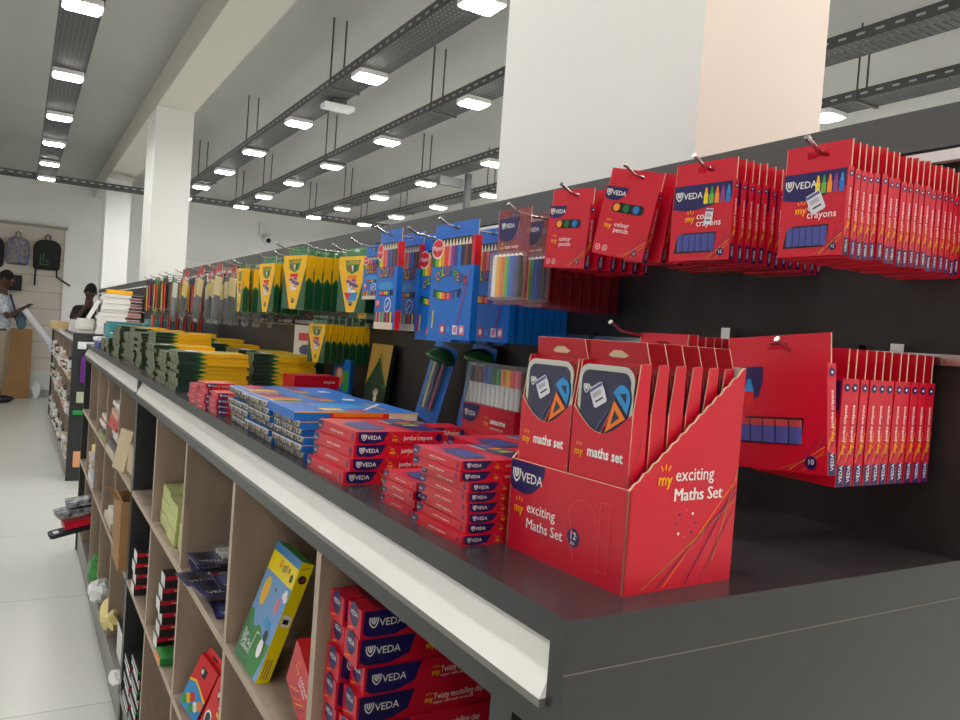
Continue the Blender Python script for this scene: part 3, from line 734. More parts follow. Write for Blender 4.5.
for b in BG: purge(b)
# slim cards far along the rail
def slim(mm, name='pen_card'):
    t = thing(name, '', 'pen card'); mb = MB(); tab(mb, .07, .02, m=mm, y1=.001); mb.box(-.035, 0, -.19, .035, .001, -.012, mm)
    mb.build('backing_card', t); mb = MB()
    for k in range(3): mb.cyl((-.02+.02*k, -.006, -.18), (-.02+.02*k, -.006, -.03), .005, (YEL, DGREEN, PINK)[k], 6)
    mb.build('pen', t); return t
SL = [slim(DGREEN), slim(mat('neon_pink_card', (240, 50, 110), .5)), slim(mat('dark_red_card', (96, 24, 40), .5)), slim(GCARD2), slim(NAVY)]
for hi, y in enumerate((4.38, 4.66, 4.94)):
    hook(y, HZ, .62, 'steel display hook with slim pen cards, %s one of the far group' % ORD[hi].replace('front', 'first'))
    for i in range(5):
        dup(SL[(hi*2+i*3+(1 if i == 0 and hi == 1 else 0)) % 5], 'slim %s pen card, %s from the front on the %s far hook' % (('dark green', 'neon pink', 'dark red', 'green', 'navy')[(hi*2+i*3+(1 if i == 0 and hi == 1 else 0)) % 5], ORD[i], ORD[hi].replace('front', 'nearest')), (.65+.045*i, y, HZ), (0, 0, R(-80)), 'slim pen cards at the far end of the rail')
for i in range(7):
    dup(SL[2 if i else 3], 'short dark pen card %s from the front on the far lower hook' % ORD[i], (.58+.038*i, 4.2, 1.47), (0, 0, R(-90)), 'dark pen cards on the far lower hook')
hook(4.2, 1.47, .55, 'steel display hook far along the lower rail with dark cards')
for s_ in SL: purge(s_)

# lower row, right: jumbo crayons
J0 = crayon_carton('crayon_carton', '', 'crayons', .122, .108, .0138, 'jumbo crayons', jumbo=True, tabh=.03)
J0['label'] = ''
J1 = crayon_carton('crayon_carton', '', 'crayons', .099, .108, .0138, 'jumbo crayons', jumbo=True, tabh=.03, full=False)
hook(.523, LZ, .66, 'steel display hook nearest the camera on the lower rail')
J0.location = (.668, .538, LZ+.006); J0.rotation_euler = (Matrix.Rotation(R(-88), 3, 'Z') @ Matrix.Rotation(R(-5), 3, 'Y')).to_euler(); J0['label'] = 'widest red jumbo crayon carton, tilted, frontmost on the nearest lower hook'; J0['group'] = 'jumbo crayon cartons on the nearest lower hook'
for i in range(11): dup(J1, 'red jumbo crayon carton, %s from the front on the nearest lower hook' % ORD[i+1], (.700+.0149*i, .5285+random.uniform(-.001, .001), LZ-.003), (0, 0, R(-90+random.uniform(-1, 1))), 'jumbo crayon cartons on the nearest lower hook')
purge(J1)
# second lower hook: plain red backs
Q = crayon_carton('crayon_carton', '', 'crayons', .085, .09, .009, 'cool crayons', tabh=.034)
hook(.775, LZ+.012, .655, 'steel display hook above the maths set box on the lower rail')
row(Q, Q, 11, .70, .85, .735, LZ+.002, 0, 'red carton behind the display box', 'the second lower hook', 'red cartons behind the maths set box')

# ---------------------------------------------------------------- maths set display box
MX, MY_ = .430, .470        # near front corner
MD = .132; MWD = .162; MH1 = .086; MH2 = .190
def maths_box():
    # local: x to the viewer's right when seen from the aisle (towards -Y world), y = depth
    t = thing('display_box', 'large red cardboard counter display box holding twelve maths sets', 'display box', (MX-.003, MY_+.0, ZT), (0, 0, R(-90+3)))
    W, D = MWD, MD; th = .0025
    mb = MB()
    mb.box(-W, 0, 0, 0, th, MH1, RED, top=CARD, back=GREYCARD); f = front((-W, 0, 0))
    mb.dec(f, corner_blob(.001, MH1-.0005, .052, .03), NAVY); brand(mb, f, .006, MH1-.019, .0095)
    my(mb, f, .010, .037, .0085); mb.text(f, .030, .040, 'exciting', .0135, WHITE, bold=.008); mb.text(f, .030, .025, 'Maths Set', .0135, WHITE, bold=.008)
    mb.dec(f, ell(.098, .032, .0085, .0085), NAVY); mb.text(f, .098, .031, '12', .009, WHITE, 'c', d=.0008, bold=.008); mb.text(f, .098, .0265, 'pcs', .0045, WHITE, 'c', d=.0008)
    for P in ([(.075, .06), (.1, .012), (.09, .06)], [(.13, .012), (.13, .07), (.142, .07), (.142, .012), (.13, .012)]): mb.stroke(f, P, .0008, PINK)
    mb.stroke(f, [(.108+.017*math.cos(a*.3), .05+.017*math.sin(a*.3)) for a in range(0, 16)], .0008, PINK)
    mb.build('front_panel', t)
    side = [(0, 0), (D, 0), (D, MH2), (0, MH1)]
    n = 26; zig = [(0, 0), (D, 0), (D, MH2)]
    for i in range(1, n): k = 1-i/n; zig.append((D*k, MH1+(MH2-MH1)*k+(.0012 if i % 2 else -.0008)))
    zig.append((0, MH1))
    mb = MB(); f = right((0, 0, 0)); mb.ext(f, zig, -th, 0, RED, side=CARD)
    my(mb, f, .030, .089, .0098); mb.text(f, .051, .092, 'exciting', .0155, WHITE, bold=.008); mb.text(f, .050, .075, 'Maths Set', .0155, WHITE, bold=.008)
    for k in range(8):
        a = k*PI/4; mb.dec(f, ell(.068+.0115*math.cos(a), .055+.0115*math.sin(a), .0014, .0014, 8), (PURP, WHITE, PINK, NAVY)[k % 4])
    for x0, y0, x1, y1, m in ((.020, .003, .131, .072, TAN), (.036, .002, .131, .078, PURP), (.046, .003, .131, .092, ORANGE), (.072, .002, .131, .086, PURP), (.09, .003, .131, .066, GREYP), (.105, .02, .131, .1, TAN)):
        mb.stroke(f, [(x0, y0), (x1, y1)], .0012, m)
    mb.build('side_panel', t)
    mb = MB(); mb.ext(right((-W+th, 0, 0)), zig, -th, 0, RED, side=CARD); mb.build('side_panel', t)
    mb = MB(); mb.box(-W+th, D-th, 0, -th, D, MH2, RED, top=CARD, front=GREYCARD); mb.build('back_panel', t)
    mb = MB(); mb.box(-W+th, th, 0, -th, D-th, th, GREYCARD); mb.build('bottom_panel', t)
    return t
MBX = maths_box()
def maths_set(full=True):
    W, H, D = .0735, .182, .0175
    t = thing('maths_set', '', 'maths set')
    # card sleeve, closed below, open at the top front
    mb = MB(); c = .0012
    mb.box(-W/2, D-c, 0, W/2, D, H+.003, RED)                       # back
    for s in (-1, 1):
        x0, x1 = (-W/2, -W/2+c) if s < 0 else (W/2-c, W/2)
        mb.ext(Fr((x1, 0, 0), (0, 1, 0), (0, 0, 1)), [(0, 0), (D-c, 0), (D-c, H+.003), (D*.35, H+.002), (.001, H*.79), (0, H*.5)], -c, 0, RED, side=CARD)
    nseg = 10; top = [(-W/2+W*i/nseg, H*(.79-.115*math.sin(PI*min(1, i/nseg*1.0)))) for i in range(nseg+1)]
    f = front((0, 0, 0))
    mb.ext(f, [(-W/2, 0), (W/2, 0)]+top[::-1], -c, 0, RED, side=CARD)
    if full:
        my(mb, f, -W*.42, H*.555, .0066); mb.text(f, -W*.19, H*.56, 'maths set', .0125, WHITE, bold=.03, width=W*.6)
    g = right((W/2, 0, 0))
    mb.stroke(g, [(.001, .085), (D*.9, .135)], .0007, GREYP); mb.stroke(g, [(.001, .07), (D*.9, .10)], .0007, PURP)
    mb.build('card_sleeve', t)
    mb = MB()
    # folded tab leaning forward over the tin
    a = R(30); f2 = Fr((0, D-c, H+.003), (1, 0, 0), (0, -math.sin(a)*.3, math.cos(a)))
    hp = [(-.012, .006), (-.008, .004), (.008, .004), (.013, .0065), (.005, .011), (-.005, .011)]
    mb.ext(f2, [(-W/2, 0), (W/2, 0), (W/2-.003, .020), (-W/2+.003, .020)], 0, .001, DRED, side=CARD)
    mb.dec(f2, hp, CARD, .0014); mb.build('hang_tab', t)
    mb = MB(); f3 = front((0, c+.001, 0)); 
    mb.ext(f3, rr(-W/2+.0025, .01, W/2-.0025, H-.001, .012, 5), -(D-2*c-.003), 0, TIN)
    mb.ext(f3, rr(-W/2+.007, .013, W/2-.007, H-.006, .009, 5), 0, .0006, TINN)
    if full:
        f4 = Fr((0, c+.0003, 0), (1, 0, 0), (0, 0, 1)); q = f4.at(0, H*.76)
        g4 = lambda a, b: (-.43*W+.86*W*a, .96*H-.29*H*b)
        brand(mb, f4, g4(.1, .3)[0], g4(.1, .34)[1], .0058, WHITE)
        arc = [g4(.68+.30*k/8, .30-.13*math.sin(PI*k/8*.9)+(.30-.0)*0*k) for k in range(9)]
        mb.dec(f4, arc+[g4(1.0, .40), g4(.96, .62)], LBLUE, .0005); mb.dec(f4, [g4(.80, .31), g4(.93, .29), g4(.93, .45)], TINN, .0007)
        mb.dec(f4, [g4(.71, .42), g4(.57, .96), g4(.94, .69)], ORANGE, .0008); mb.dec(f4, [g4(.73, .57), g4(.67, .82), g4(.83, .69)], TINN, .001)
        mb.dec(f4, [g4(.70, .97), g4(.96, .73), g4(.98, .88), g4(.85, .97)], LIME, .0009)
        mb.stroke(f4, [g4(.39, .95), g4(.6, .6)], .0008, STICKB, .0009); mb.stroke(f4, [g4(.5, .98), g4(.66, .62)], .0014, RED2, .0009)
    tin = mb.build('tin', t, 'silver edged navy metal tin')
    if full: sticker(tin, -W*.09, H*.852, .017, .0185, R(28), y=.0007)
    return t
S0, S1 = maths_set(), maths_set(False)
Mrot = MBX.rotation_euler.z
for r in range(6):
    for c in range(2):
        lx = -MWD+.0025+.0385+c*.0765; ly = .004+r*.0208
        w = Matrix.Rotation(Mrot, 3, 'Z') @ Vector((lx, ly, 0)) + MBX.location
        col_ = ('left', 'right')[c]
        L = 'tin maths set in red sleeve, %s in the %s column of the display box' % (ORD[r] if r else 'frontmost', col_)
        p = S0 if r == 0 else S1
        dup(p, L, (w.x, w.y, ZT+.0035+(.0 if r else 0)), (0, 0, Mrot), 'maths sets in the red display box')
purge(S0); purge(S1)

# ---------------------------------------------------------------- flat stacks of red cartons on the counter
def flat_carton(LX, LY_, T, words, top='window'):
    """lies flat; origin at near-left bottom corner; long side along x is printed on -y face; end on -x face"""
    mb = MB(); mb.box(0, 0, 0, LX, LY_, T, RED)
    f = front((0, 0, 0))
    mb.dec(f, [(LX*.03, T*.98), (LX*.03, T*.3), (LX*.07, T*.1), (LX*.2, T*.06), (LX*.3, T*.25), (LX*.36, T*.98)], NAVY); brand(mb, f, LX*.07, T*.38, T*.34)
    my(mb, f, LX*.40, T*.25, T*.26); mb.text(f, LX*.53, T*.33, words, T*.5, WHITE, width=LX*.33)
    mb.dec(f, ell(LX*.94, T*.5, T*.3, T*.33), NAVY)
    mb.stroke(f, [(LX*.38, T*.95), (LX*.5, T*.05)], T*.05, TAN); mb.stroke(f, [(LX*.7, T*.9), (LX*.88, T*.1)], T*.05, PURP); mb.stroke(f, [(LX*.6, T*.05), (LX*.72, T*.95)], T*.05, ORANGE)
    g = leftf((0, LY_, 0))
    mb.dec(g, [(0, T*.98), (0, T*.2), (LY_*.04, T*.08), (LY_*.12, T*.3), (LY_*.15, T*.98)], NAVY); mb.text(g, LY_*.02, T*.4, 'VEDA', T*.3, WHITE)
    mb.text(g, LY_*.36, T*.42, words, T*.34, WHITE, width=LY_*.34); mb.dec(g, ell(LY_*.93, T*.5, T*.24, T*.3), PURP)
    mb.stroke(g, [(LY_*.25, T*.1), (LY_*.5, T*.3)], T*.06, TAN)
    h = topf((0, 0, T))
    if top:
        P = [(LX*.1, LY_*.1), (LX*.36, LY_*.1), (LX*.45, LY_*.3), (LX*.42, LY_*.72), (LX*.2, LY_*.72), (LX*.1, LY_*.5)]
        mb.dec(h, P, BLACK)
        for k in range(6): mb.rect(h, LX*.13+k*LX*.045, LY_*.16, LX*.165+k*LX*.045, LY_*.66, CRAY, .0008)
        mb.dec(h, [(LX*.68, LY_*.05), (LX*.98, LY_*.05), (LX*.98, LY_*.95), (LX*.68, LY_*.95), (LX*.62, LY_*.5)], NAVY)
        for k, m in enumerate((YEL, GREEN, ORANGE, PENC[6], LBLUE)): mb.rect(h, LX*.74, LY_*(.4+.1*k), LX*.92, LY_*(.47+.1*k), m, .0006)
        mb.text(Fr(h.p(LX*.62, LY_*.9), (0, -1, 0), (1, 0, 0)), 0, 0, 'crayons', LX*.12, WHITE)
    return mb
def stack(n, mbf, x, y, ang, T, lab, where, group, name='crayon_carton', cat='crayons', jit=.004, shift=None):
    base = None
    for i in range(n):
        dx, dy = random.uniform(-jit, jit), random.uniform(-jit, jit)
        if shift: dx += shift[i][0]; dy += shift[i][1]
        L = '%s, %s in %s' % (lab, rnk(i, n), where)
        loc = (x+dx, y+dy, ZT+i*(T+.0003)); rot = (0, 0, R(ang+random.uniform(-1.6, 1.6)))
        if base is None:
            base = mbf.build(name, loc=loc, rot=rot); tag(base, L, cat, group)
        else:
            o = base.copy(); COL.objects.link(o); o.location = loc; o.rotation_euler = rot; o['label'] = L
    return
stack(4, flat_carton(.130, .138, .0168, 'jumbo crayons'), .366, .932, 2, .0168, 'flat red jumbo crayon carton', 'stack beside blue packs', 'jumbo crayon cartons in the near stack', shift=[(0, 0), (.004, .0), (.008, .002), (.011, .004)])
stack(4, flat_carton(.130, .125, .0163, 'jumbo crayons'), .505, .80, 0, .0163, 'flat red jumbo crayon carton', 'the low stack behind', 'jumbo crayon cartons in the rear stack')
stack(8, flat_carton(.095, .105, .0098, 'cool crayons'), .374, .64, 0, .0098, 'thin flat red crayon carton', 'the tallest stack', 'cool crayon cartons in the tall stack', jit=.002, shift=[(-.001, 0), (.004, .002), (.004, .002), (.0035, .002), (.0035, .003), (.003, .003), (-.004, .004), (-.003, .006)])
stack(4, flat_carton(.095, .085, .0092, 'cool crayons'), .378, .757, 0, .0092, 'thin flat red crayon carton', 'the short middle stack', 'cool crayon cartons in the short stack', jit=.003)
stack(7, flat_carton(.095, .085, .0098, 'cool crayons'), .49, .70, 0, .0098, 'thin flat red crayon carton', 'the stack half hidden behind the display', 'cool crayon cartons behind the display box', jit=.003)
stack(3, flat_carton(.055, .06, .0165, 'crayons', top=None), .575, 1.12, -6, .0165, 'small red carton', 'the little pile behind the jumbo cartons', 'small red cartons in a little pile', jit=.008)
# small red cartons further along the front edge
for i, (x, y, n) in enumerate(((.362, 1.665, 4), (.358, 1.76, 5), (.362, 1.86, 4))):
    stack(n, flat_carton(.062, .075, .0115, 'wax crayons', top=None), x, y, 3*i, .0115, 'small flat red carton', '%s pile behind blue packs' % ('near', 'middle', 'far')[i], 'small red cartons by the blue packs', jit=.003)
def plain_box(LX, LY_, T, m, m2=None):
    mb = MB(); mb.box(0, 0, 0, LX, LY_, T, m)
    f = front((0, 0, 0)); mb.text(f, LX*.65, T*.45, 'crayons', T*.3, WHITE); mb.rect(topf((0, 0, T)), LX*.05, LY_*.08, LX*.95, LY_*.92, m2 or PINK); return mb
stack(2, plain_box(.125, .085, .034, RED, DRED), .622, 1.99, 2, .034, 'bright red lidded carton', 'the pair behind the blue packs', 'pair of red lidded cartons', jit=.003)

# ---------------------------------------------------------------- blue flat pencil packs
def blue_flat(LX=.20, LY_=.150, T=.0115, top=True):
    mb = MB(); mb.box(0, 0, 0, LX, LY_, T, BLUEC, left=BEAD)
    f = front((0, 0, 0)); mb.rect(f, 0, T*.9, LX, T, YEL); mb.rect(leftf((0, LY_, 0)), 0, 0, LY_, T*.2, BLACK); mb.rect(leftf((0, LY_, 0)), 0, T*.85, LY_, T, STICK)
    h = topf((0, 0, T))
    mb.rect(h, .06*LX, .03*LY_, .3*LX, .9*LY_, WOODP, .0003)
    for k in range(12): mb.rect(h, .07*LX, LY_*(.05+.07*k), .34*LX, LY_*(.105+.07*k), PENC[k], .0006)
    for k in range(10): mb.rect(h, .5*LX, LY_*(.1+.07*k), .62*LX, LY_*(.16+.07*k), PENC[(k+2) % 12], .0006)
    mb.dec(h, ell(.2*LX, .84*LY_, .1*LX, .13*LY_), RED2, .0009); mb.text(Fr(h.p(.44*LX, .75*LY_), (0, -1, 0), (1, 0, 0)), 0, 0, "COLOR'PEPS", LX*.09, YEL, d=.0008)
    mb.stroke(h, [(.7*LX, .1*LY_), (.92*LX, .8*LY_)], .004, LBLUE); mb.dec(h, ell(.8*LX, .3*LY_, .06*LX, .1*LY_), WHITE, .0006)
    return mb
BF = blue_flat()
for i, (x, y, n) in enumerate(((.362, 1.118, 5), (.362, 1.276, 5), (.364, 1.433, 5))):
    where = '%s stack of the %s row' % (('near', 'middle', 'far')[i % 3], ('front', 'back')[i // 3])
    sh = [(random.uniform(-.001, .008), random.uniform(-.003, .003)) for k in range(n)]
    stack(n, BF, x, y, 0, .0115, 'flat blue pencil pack', where, 'flat blue pencil packs on the counter', name='pencil_pack', cat='colour pencils', jit=.002, shift=sh)
# top orange banded pack
mb = MB(); mb.box(0, 0, 0, .20, .15, .0135, BLUEC); f = front((0, 0, 0)); mb.rect(f, .055, .001, .15, .0125, RED2); mb.rect(f, .15, .001, .198, .0125, WOODP); mb.rect(f, 0, .0118, .2, .0135, YEL, .0005); mb.rect(f, .06, .006, .14, .0125, ORANGE, .0005)
h = topf((0, 0, .0135)); mb.dec(h, ell(.10, .09, .05, .035), LBLUE); mb.rect(h, .05, .02, .085, .05, YEL); mb.rect(h, .09, .015, .12, .035, RED2); mb.stroke(h, [(.12, .03), (.18, .12)], .006, WHITE); mb.stroke(h, [(.01, .13), (.06, .10)], .008, ORANGE); mb.text(Fr(h.p(.15, .13), (0, -1, 0), (1, 0, 0)), 0, 0, "COLOR'PEPS", .018, YEL, d=.0008)
tag(mb.build('pencil_pack', loc=(.352, 1.114, ZT+5*.0118+.001), rot=(0, 0, R(-1))), 'large flat blue pack with an orange pencil band on its edge', 'colour pencils')
for i, (x, y, a) in enumerate(((.357, 1.272, 2), (.36, 1.43, -2))):
    o = BF.build('pencil_pack', loc=(x, y, ZT+5*.0118+.001), rot=(0, 0, R(a))); tag(o, 'loose flat blue pencil pack on top, %s' % ('in the middle of the row', 'at the far end of the row')[i], 'colour pencils', 'loose blue packs on top')

# ---------------------------------------------------------------- yellow / green flat packs
def yg_flat(LX=.185, LY_=.16, T=.0115, gs=.37):
    mb = MB(); mb.box(0, 0, 0, LX, LY_, T, YCARD, left=BEADG)
    f = front((0, 0, 0)); mb.rect(f, 0, 0, LX*gs*.8, T, DGREEN)
    mb.dec(f, [(LX*gs*.8, 0), (LX*gs*.8, T), (LX*gs*1.12, T/2)], GCARD2, .0004); mb.dec(f, [(LX*gs*.7, 0), (LX*gs*.7, T), (LX*gs*.98, T/2)], GCARD, .0006)
    mb.rect(f, LX*gs*.95, 0, LX, T*.07, YCARDD, .0008)
    h = topf((0, 0, T)); mb.rect(h, 0, 0, LX*gs, LY_, GCARD, .0003); mb.dec(h, [(LX*.4, LY_*.3), (LX*.9, LY_*.4), (LX*.9, LY_*.6), (LX*.4, LY_*.7)], GCARD2, .0006)
    mb.dec(h, ell(LX*.25, LY_*.5, LX*.1, LY_*.2), WHITE, .0006)
    return mb
YG = yg_flat(); YG2 = yg_flat(.17, .09, .0115, .6)
ygs = [(.370, 2.20, 9, 0), (.372, 2.40, 8, 0), (.370, 2.62, 9, 0), (.405, 2.86, 12, 2), (.39, 3.10, 11, 0), (.39, 3.30, 12, 0), (.40, 3.50, 10, 4), (.38, 3.72, 12, 0), (.39, 3.95, 9, 0), (.38, 4.2, 6, 0),
       (.60, 2.32, 9, -6), (.61, 2.55, 9, 0), (.66, 2.80, 8, 0), (.64, 3.10, 9, 0), (.65, 3.4, 10, 0), (.60, 3.7, 11, 0)]
for i, (x, y, n, a) in enumerate(ygs):
    row_ = 'the counter edge' if i < 10 else 'the panel side'
    k = i if i < 10 else i-10
    where = 'the %s stack by %s' % (ORD[k].replace('front', 'nearest'), row_)
    g = 'yellow and green flat packs on the counter'
    stack(n, YG, x, y, a, .0115, 'flat yellow green pack', where, g, name='pencil_pack', cat='colour pencils', jit=.0035)
# teal and blue packets at the far end of the counter
for i, (x, y, z, w, d_2, h_, m, lab) in enumerate(((.42, 4.80, 1.30, .20, .2, .085, mat('teal_packet', (70, 150, 160), .3), 'teal plastic packet lying on blue bags at the counter end'), (.63, 4.86, 1.24, .18, .2, .17, mat('teal_packet', (70, 150, 160), .3), 'second teal packet beside the panel at the counter end'),
        (.37, 4.62, 1.24, .22, .3, .035, mat('royal_blue_packet', (30, 60, 160), .3), 'royal blue packet at the far counter end'), (.36, 4.72, 1.276, .2, .16, .02, WHITE, 'white packet on the blue packet at the counter end'))):
    mb = MB(); mb.ext(Fr((0, 0, 0), (1, 0, 0), (0, 1, 0)), rr(0, 0, w, d_2, .02), 0, h_*.85, m); mb.ext(Fr((0, 0, h_*.85), (1, 0, 0), (0, 1, 0)), rr(.012, .012, w-.012, d_2-.012, .02), 0, h_*.15, m); mb.rect(front(), w*.1, h_*.2, w*.9, h_*.3, WHITE)
    tag(mb.build('packet', loc=(x, y, z)), lab, 'packet')
# green flat stack near end
stack(5, yg_flat(.17, .16, .012, .6), .38, 4.40, 0, .012, 'flat dark green pencil pack', 'the low far stack', 'dark green flat packs at the far end', name='pencil_pack', cat='colour pencils')

# open white card box, leaning, and the tall green pack by the panel
t = thing('leaflet_box', 'white and yellow tapered card box standing behind the yellow stacks', 'box', (.80, 2.47, ZT), (0, 0, R(-62)))
mb = MB(); mb.box(-.048, 0, .09, .048, .04, .20, YCARD, front=WHITE); f = front((-.048, 0, .09)); mb.rect(f, .02, .06, .075, .085, PINK); mb.dec(f, ell(.055, .03, .03, .018), STICKB); mb.build('box_body', t)
mb = MB(); mb.box(-.05, .005, 0, .05, .045, .09, GCARD); mb.build('box_base', t)
t = thing('activity_pack', 'tall dark green pack with gold zigzag and handprint leaning on the panel', 'pack', (.835, 1.965, ZT), (0, R(8), 0))
t.rotation_euler = (Matrix.Rotation(R(-90), 3, 'Z') @ Matrix.Rotation(R(-7), 3, 'X')).to_euler()
mb = MB(); mb.box(-.07, 0, 0, .07, .012, .165, DGREEN); f = front((-.07, 0, 0)); gold = mat('gold_brown_card', (176, 140, 60), .5)
mb.dec(f, [(0, .165), (0, .06), (.07, .14), (.14, .06), (.14, .165)], gold); mb.stroke(f, [(0, .055), (.07, .133), (.14, .055)], .003, YEL, .0006); mb.stroke(f, [(0, .045), (.07, .121), (.14, .045)], .003, GCARD2, .0006)
for k in range(5): a = R(50+22*k); mb.stroke(f, [(.08+.008*math.cos(a), .018+.008*math.sin(a)), (.08+.026*math.cos(a), .018+.026*math.sin(a))], .004, WOODP, .0006)
mb.dec(f, ell(.08, .016, .011, .009), WOODP, .0006); mb.dec(f, ell(.12, .05, .005, .005), GCARD2, .0006); mb.build('card_box', t)
t = thing('toy_pack', 'small colourful pack with cartoonish print beside the tall green pack', 'pack', (.80, 2.12, ZT), (0, 0, R(-75)))
mb = MB(); mb.box(-.04, 0, 0, .04, .012, .11, BLUEC); f = front((-.04, 0, 0)); mb.dec(f, ell(.03, .06, .02, .03), ORANGE); mb.dec(f, ell(.032, .07, .012, .014), WOODP, .0006); mb.rect(f, .05, .02, .075, .08, GREEN); mb.build('card_box', t)

# ---------------------------------------------------------------- blue blisters with green caps, marker wallet
def cap_blister(label, loc, yaw, lean):
    t = thing('blister_pack', label, 'paint brush pack', loc, group='blue card packs with green caps')
    t.rotation_euler = (Matrix.Rotation(R(yaw), 3, 'Z') @ Matrix.Rotation(R(lean[0]), 3, 'Y') @ Matrix.Rotation(R(lean[1]), 3, 'X')).to_euler()
    W, H = .088, .185
    mb = MB(); mb.ext(front((0, 0, 0)), rr(-W/2, 0, W/2, H, .006), -.0015, 0, BLUET); mb.build('backing_card', t)
    mb = MB(); n = 10; V = []
    for z, r in ((.03, .024), (.032, .026), (.155, .03)):
        V += [(r*math.cos(PI*i/(n-1)), -r*.85*math.sin(PI*i/(n-1))-.0005, z) for i in range(n)]
    mb.add(V, [(j*n+i, j*n+i+1, (j+1)*n+i+1, (j+1)*n+i) for j in range(2) for i in range(n-1)]+[tuple(range(n-1, -1, -1))], CLEAR, True); tub = mb.build('clear_tube', t)
    mb = MB(); V = []; ks = 6
    for j in range(ks): a = PI/2*j/(ks-1); V += [(.046*math.cos(a)*math.cos(PI*i/(n-1)), -.042*math.cos(a)*math.sin(PI*i/(n-1))-.0006, .150+.028*math.sin(a)) for i in range(n)]
    mb.add(V, [(j*n+i, j*n+i+1, (j+1)*n+i+1, (j+1)*n+i) for j in range(ks-1) for i in range(n-1)]+[tuple(range(n-1, -1, -1))], mat('dark_green_cap', (40, 100, 40), .25, coat=.6), True); mb.build('cap', t)
    for k in range(5):
        mb = MB(); a = PI*(k+.5)/5; mb.cyl((.015*math.cos(a), -.012*math.sin(a)-.003, .034), (.018*math.cos(a), -.015*math.sin(a)-.003, .149), .0038, (PENC[5], STICKB, WOODP, GCARD2, PENC[10])[k], 6); mb.build('brush', tub)
    return t
cap_blister('blue backed brush pack with green cap leaning on the panel, left one', (.812, 1.60, ZT+.001), -82, (16, -4), )
cap_blister('dark blue backed brush pack with green cap behind the marker wallet', (.835, 1.44, ZT+.001), -85, (8, -4), )
t = thing('marker_wallet', 'clear wallet of coloured marker pens with red card foot', 'marker set', (.765, 1.25, ZT+.018), (0, 0, R(-93)))
W, H = .205, .135
mb = MB(); mb.box(-W/2, 0, 0, W/2, .024, .054, RED); f = front((-W/2, 0, 0)); mb.dec(f, corner_blob(.002, .053, .07, .036), NAVY); brand(mb, f, .012, .030, .0095); my(mb, f, .092, .018, .0105); mb.text(f, .117, .024, 'awesome', .015, WHITE, bold=.03); mb.text(f, .117, .014, 'water colour pens', .007, WHITE)
mb.build('card_foot', t)
mb = MB(); mb.ext(front((0, .001, 0)), rr(-W/2, .054, W/2, H, .012), -.022, 0, CLEAR); wal = mb.build('clear_wallet', t)
for k in range(11):
    x = -W/2+.014+k*.0178; cm = [PENC[11], PENC[10], PENC[10], PENC[7], PENC[8], PENC[0], GREEN, PENC[3], YEL, PENC[4], PENC[5]][k]
    mb = MB(); mb.cyl((x, .012, .055), (x, .012, .096), .006, HOUS, 8); mb.cyl((x, .012, .096), (x, .012, .127), .0072, cm, 10); mb.build('marker', wal)
# spare card stand under the wallet
stack(1, plain_box(.10, .22, .017, DRED, RED), .742, 1.14, 0, .017, 'flat red carton under the marker wallet', 'its place by the panel', 'red carton under marker wallet')

# ---------------------------------------------------------------- oak bays, near unit
# bay 1: modelling clay boxes, two columns of seven
def clay_box():
    LX, LY_, T = .26, .044, .0355
    mb = MB(); mb.box(0, 0, 0, LX, LY_, T, RED)
    f = front(); mb.dec(f, [(.004, T*.97), (.003, T*.2), (.012, T*.06), (.045, T*.05), (.07, T*.3), (.078, T*.97)], NAVY); brand(mb, f, .012, T*.42, T*.27)
    my(mb, f, .093, T*.35, T*.2); mb.text(f, .106, T*.42, 'Twisty modelling clay', T*.33, WHITE, width=.075); mb.text(f, .106, T*.26, 'super soft and stretchy', T*.14, WHITE, width=.06)
    g = leftf((0, LY_, 0)); mb.dec(g, ell(LY_*.5, T*.7, LY_*.32, T*.42), NAVY); mb.text(g, LY_*.28, T*.66, 'VEDA', LY_*.2, WHITE, d=.0008); mb.stroke(g, [(LY_*.1, T*.1), (LY_*.5, T*.25)], T*.06, ORANGE)
    h = topf((0, 0, T)); mb.dec(h, ell(.10, LY_*.55, .01, .008), GREEN); mb.dec(h, ell(.05, LY_*.5, .006, .006), NAVY); mb.stroke(h, [(.02, .002), (.06, LY_*.9)], .001, TAN); mb.stroke(h, [(.07, .002), (.12, LY_*.9)], .001, ORANGE)
    return mb
CB = clay_box(); first = None
for c, (y, x0) in enumerate(((.864, .372), (.912, .368))):
    for i in range(7):
        lab = 'red modelling clay box, %s in the %s column of the nearest bay' % (rnk(i, 7), ('front', 'rear')[c])
        loc = (x0+random.uniform(-.003, .004)+(.006 if (i % 3 == 1 and c == 0) else 0), y+(i % 2)*.002, .85+i*.0358); rot = (0, 0, R(random.uniform(-1, 1)))
        if first is None: first = CB.build('clay_box', loc=loc, rot=rot); tag(first, lab, 'modelling clay', 'modelling clay boxes in the nearest bay')
        else: o = first.copy(); COL.objects.link(o); o.location = loc; o.rotation_euler = rot; o['label'] = lab

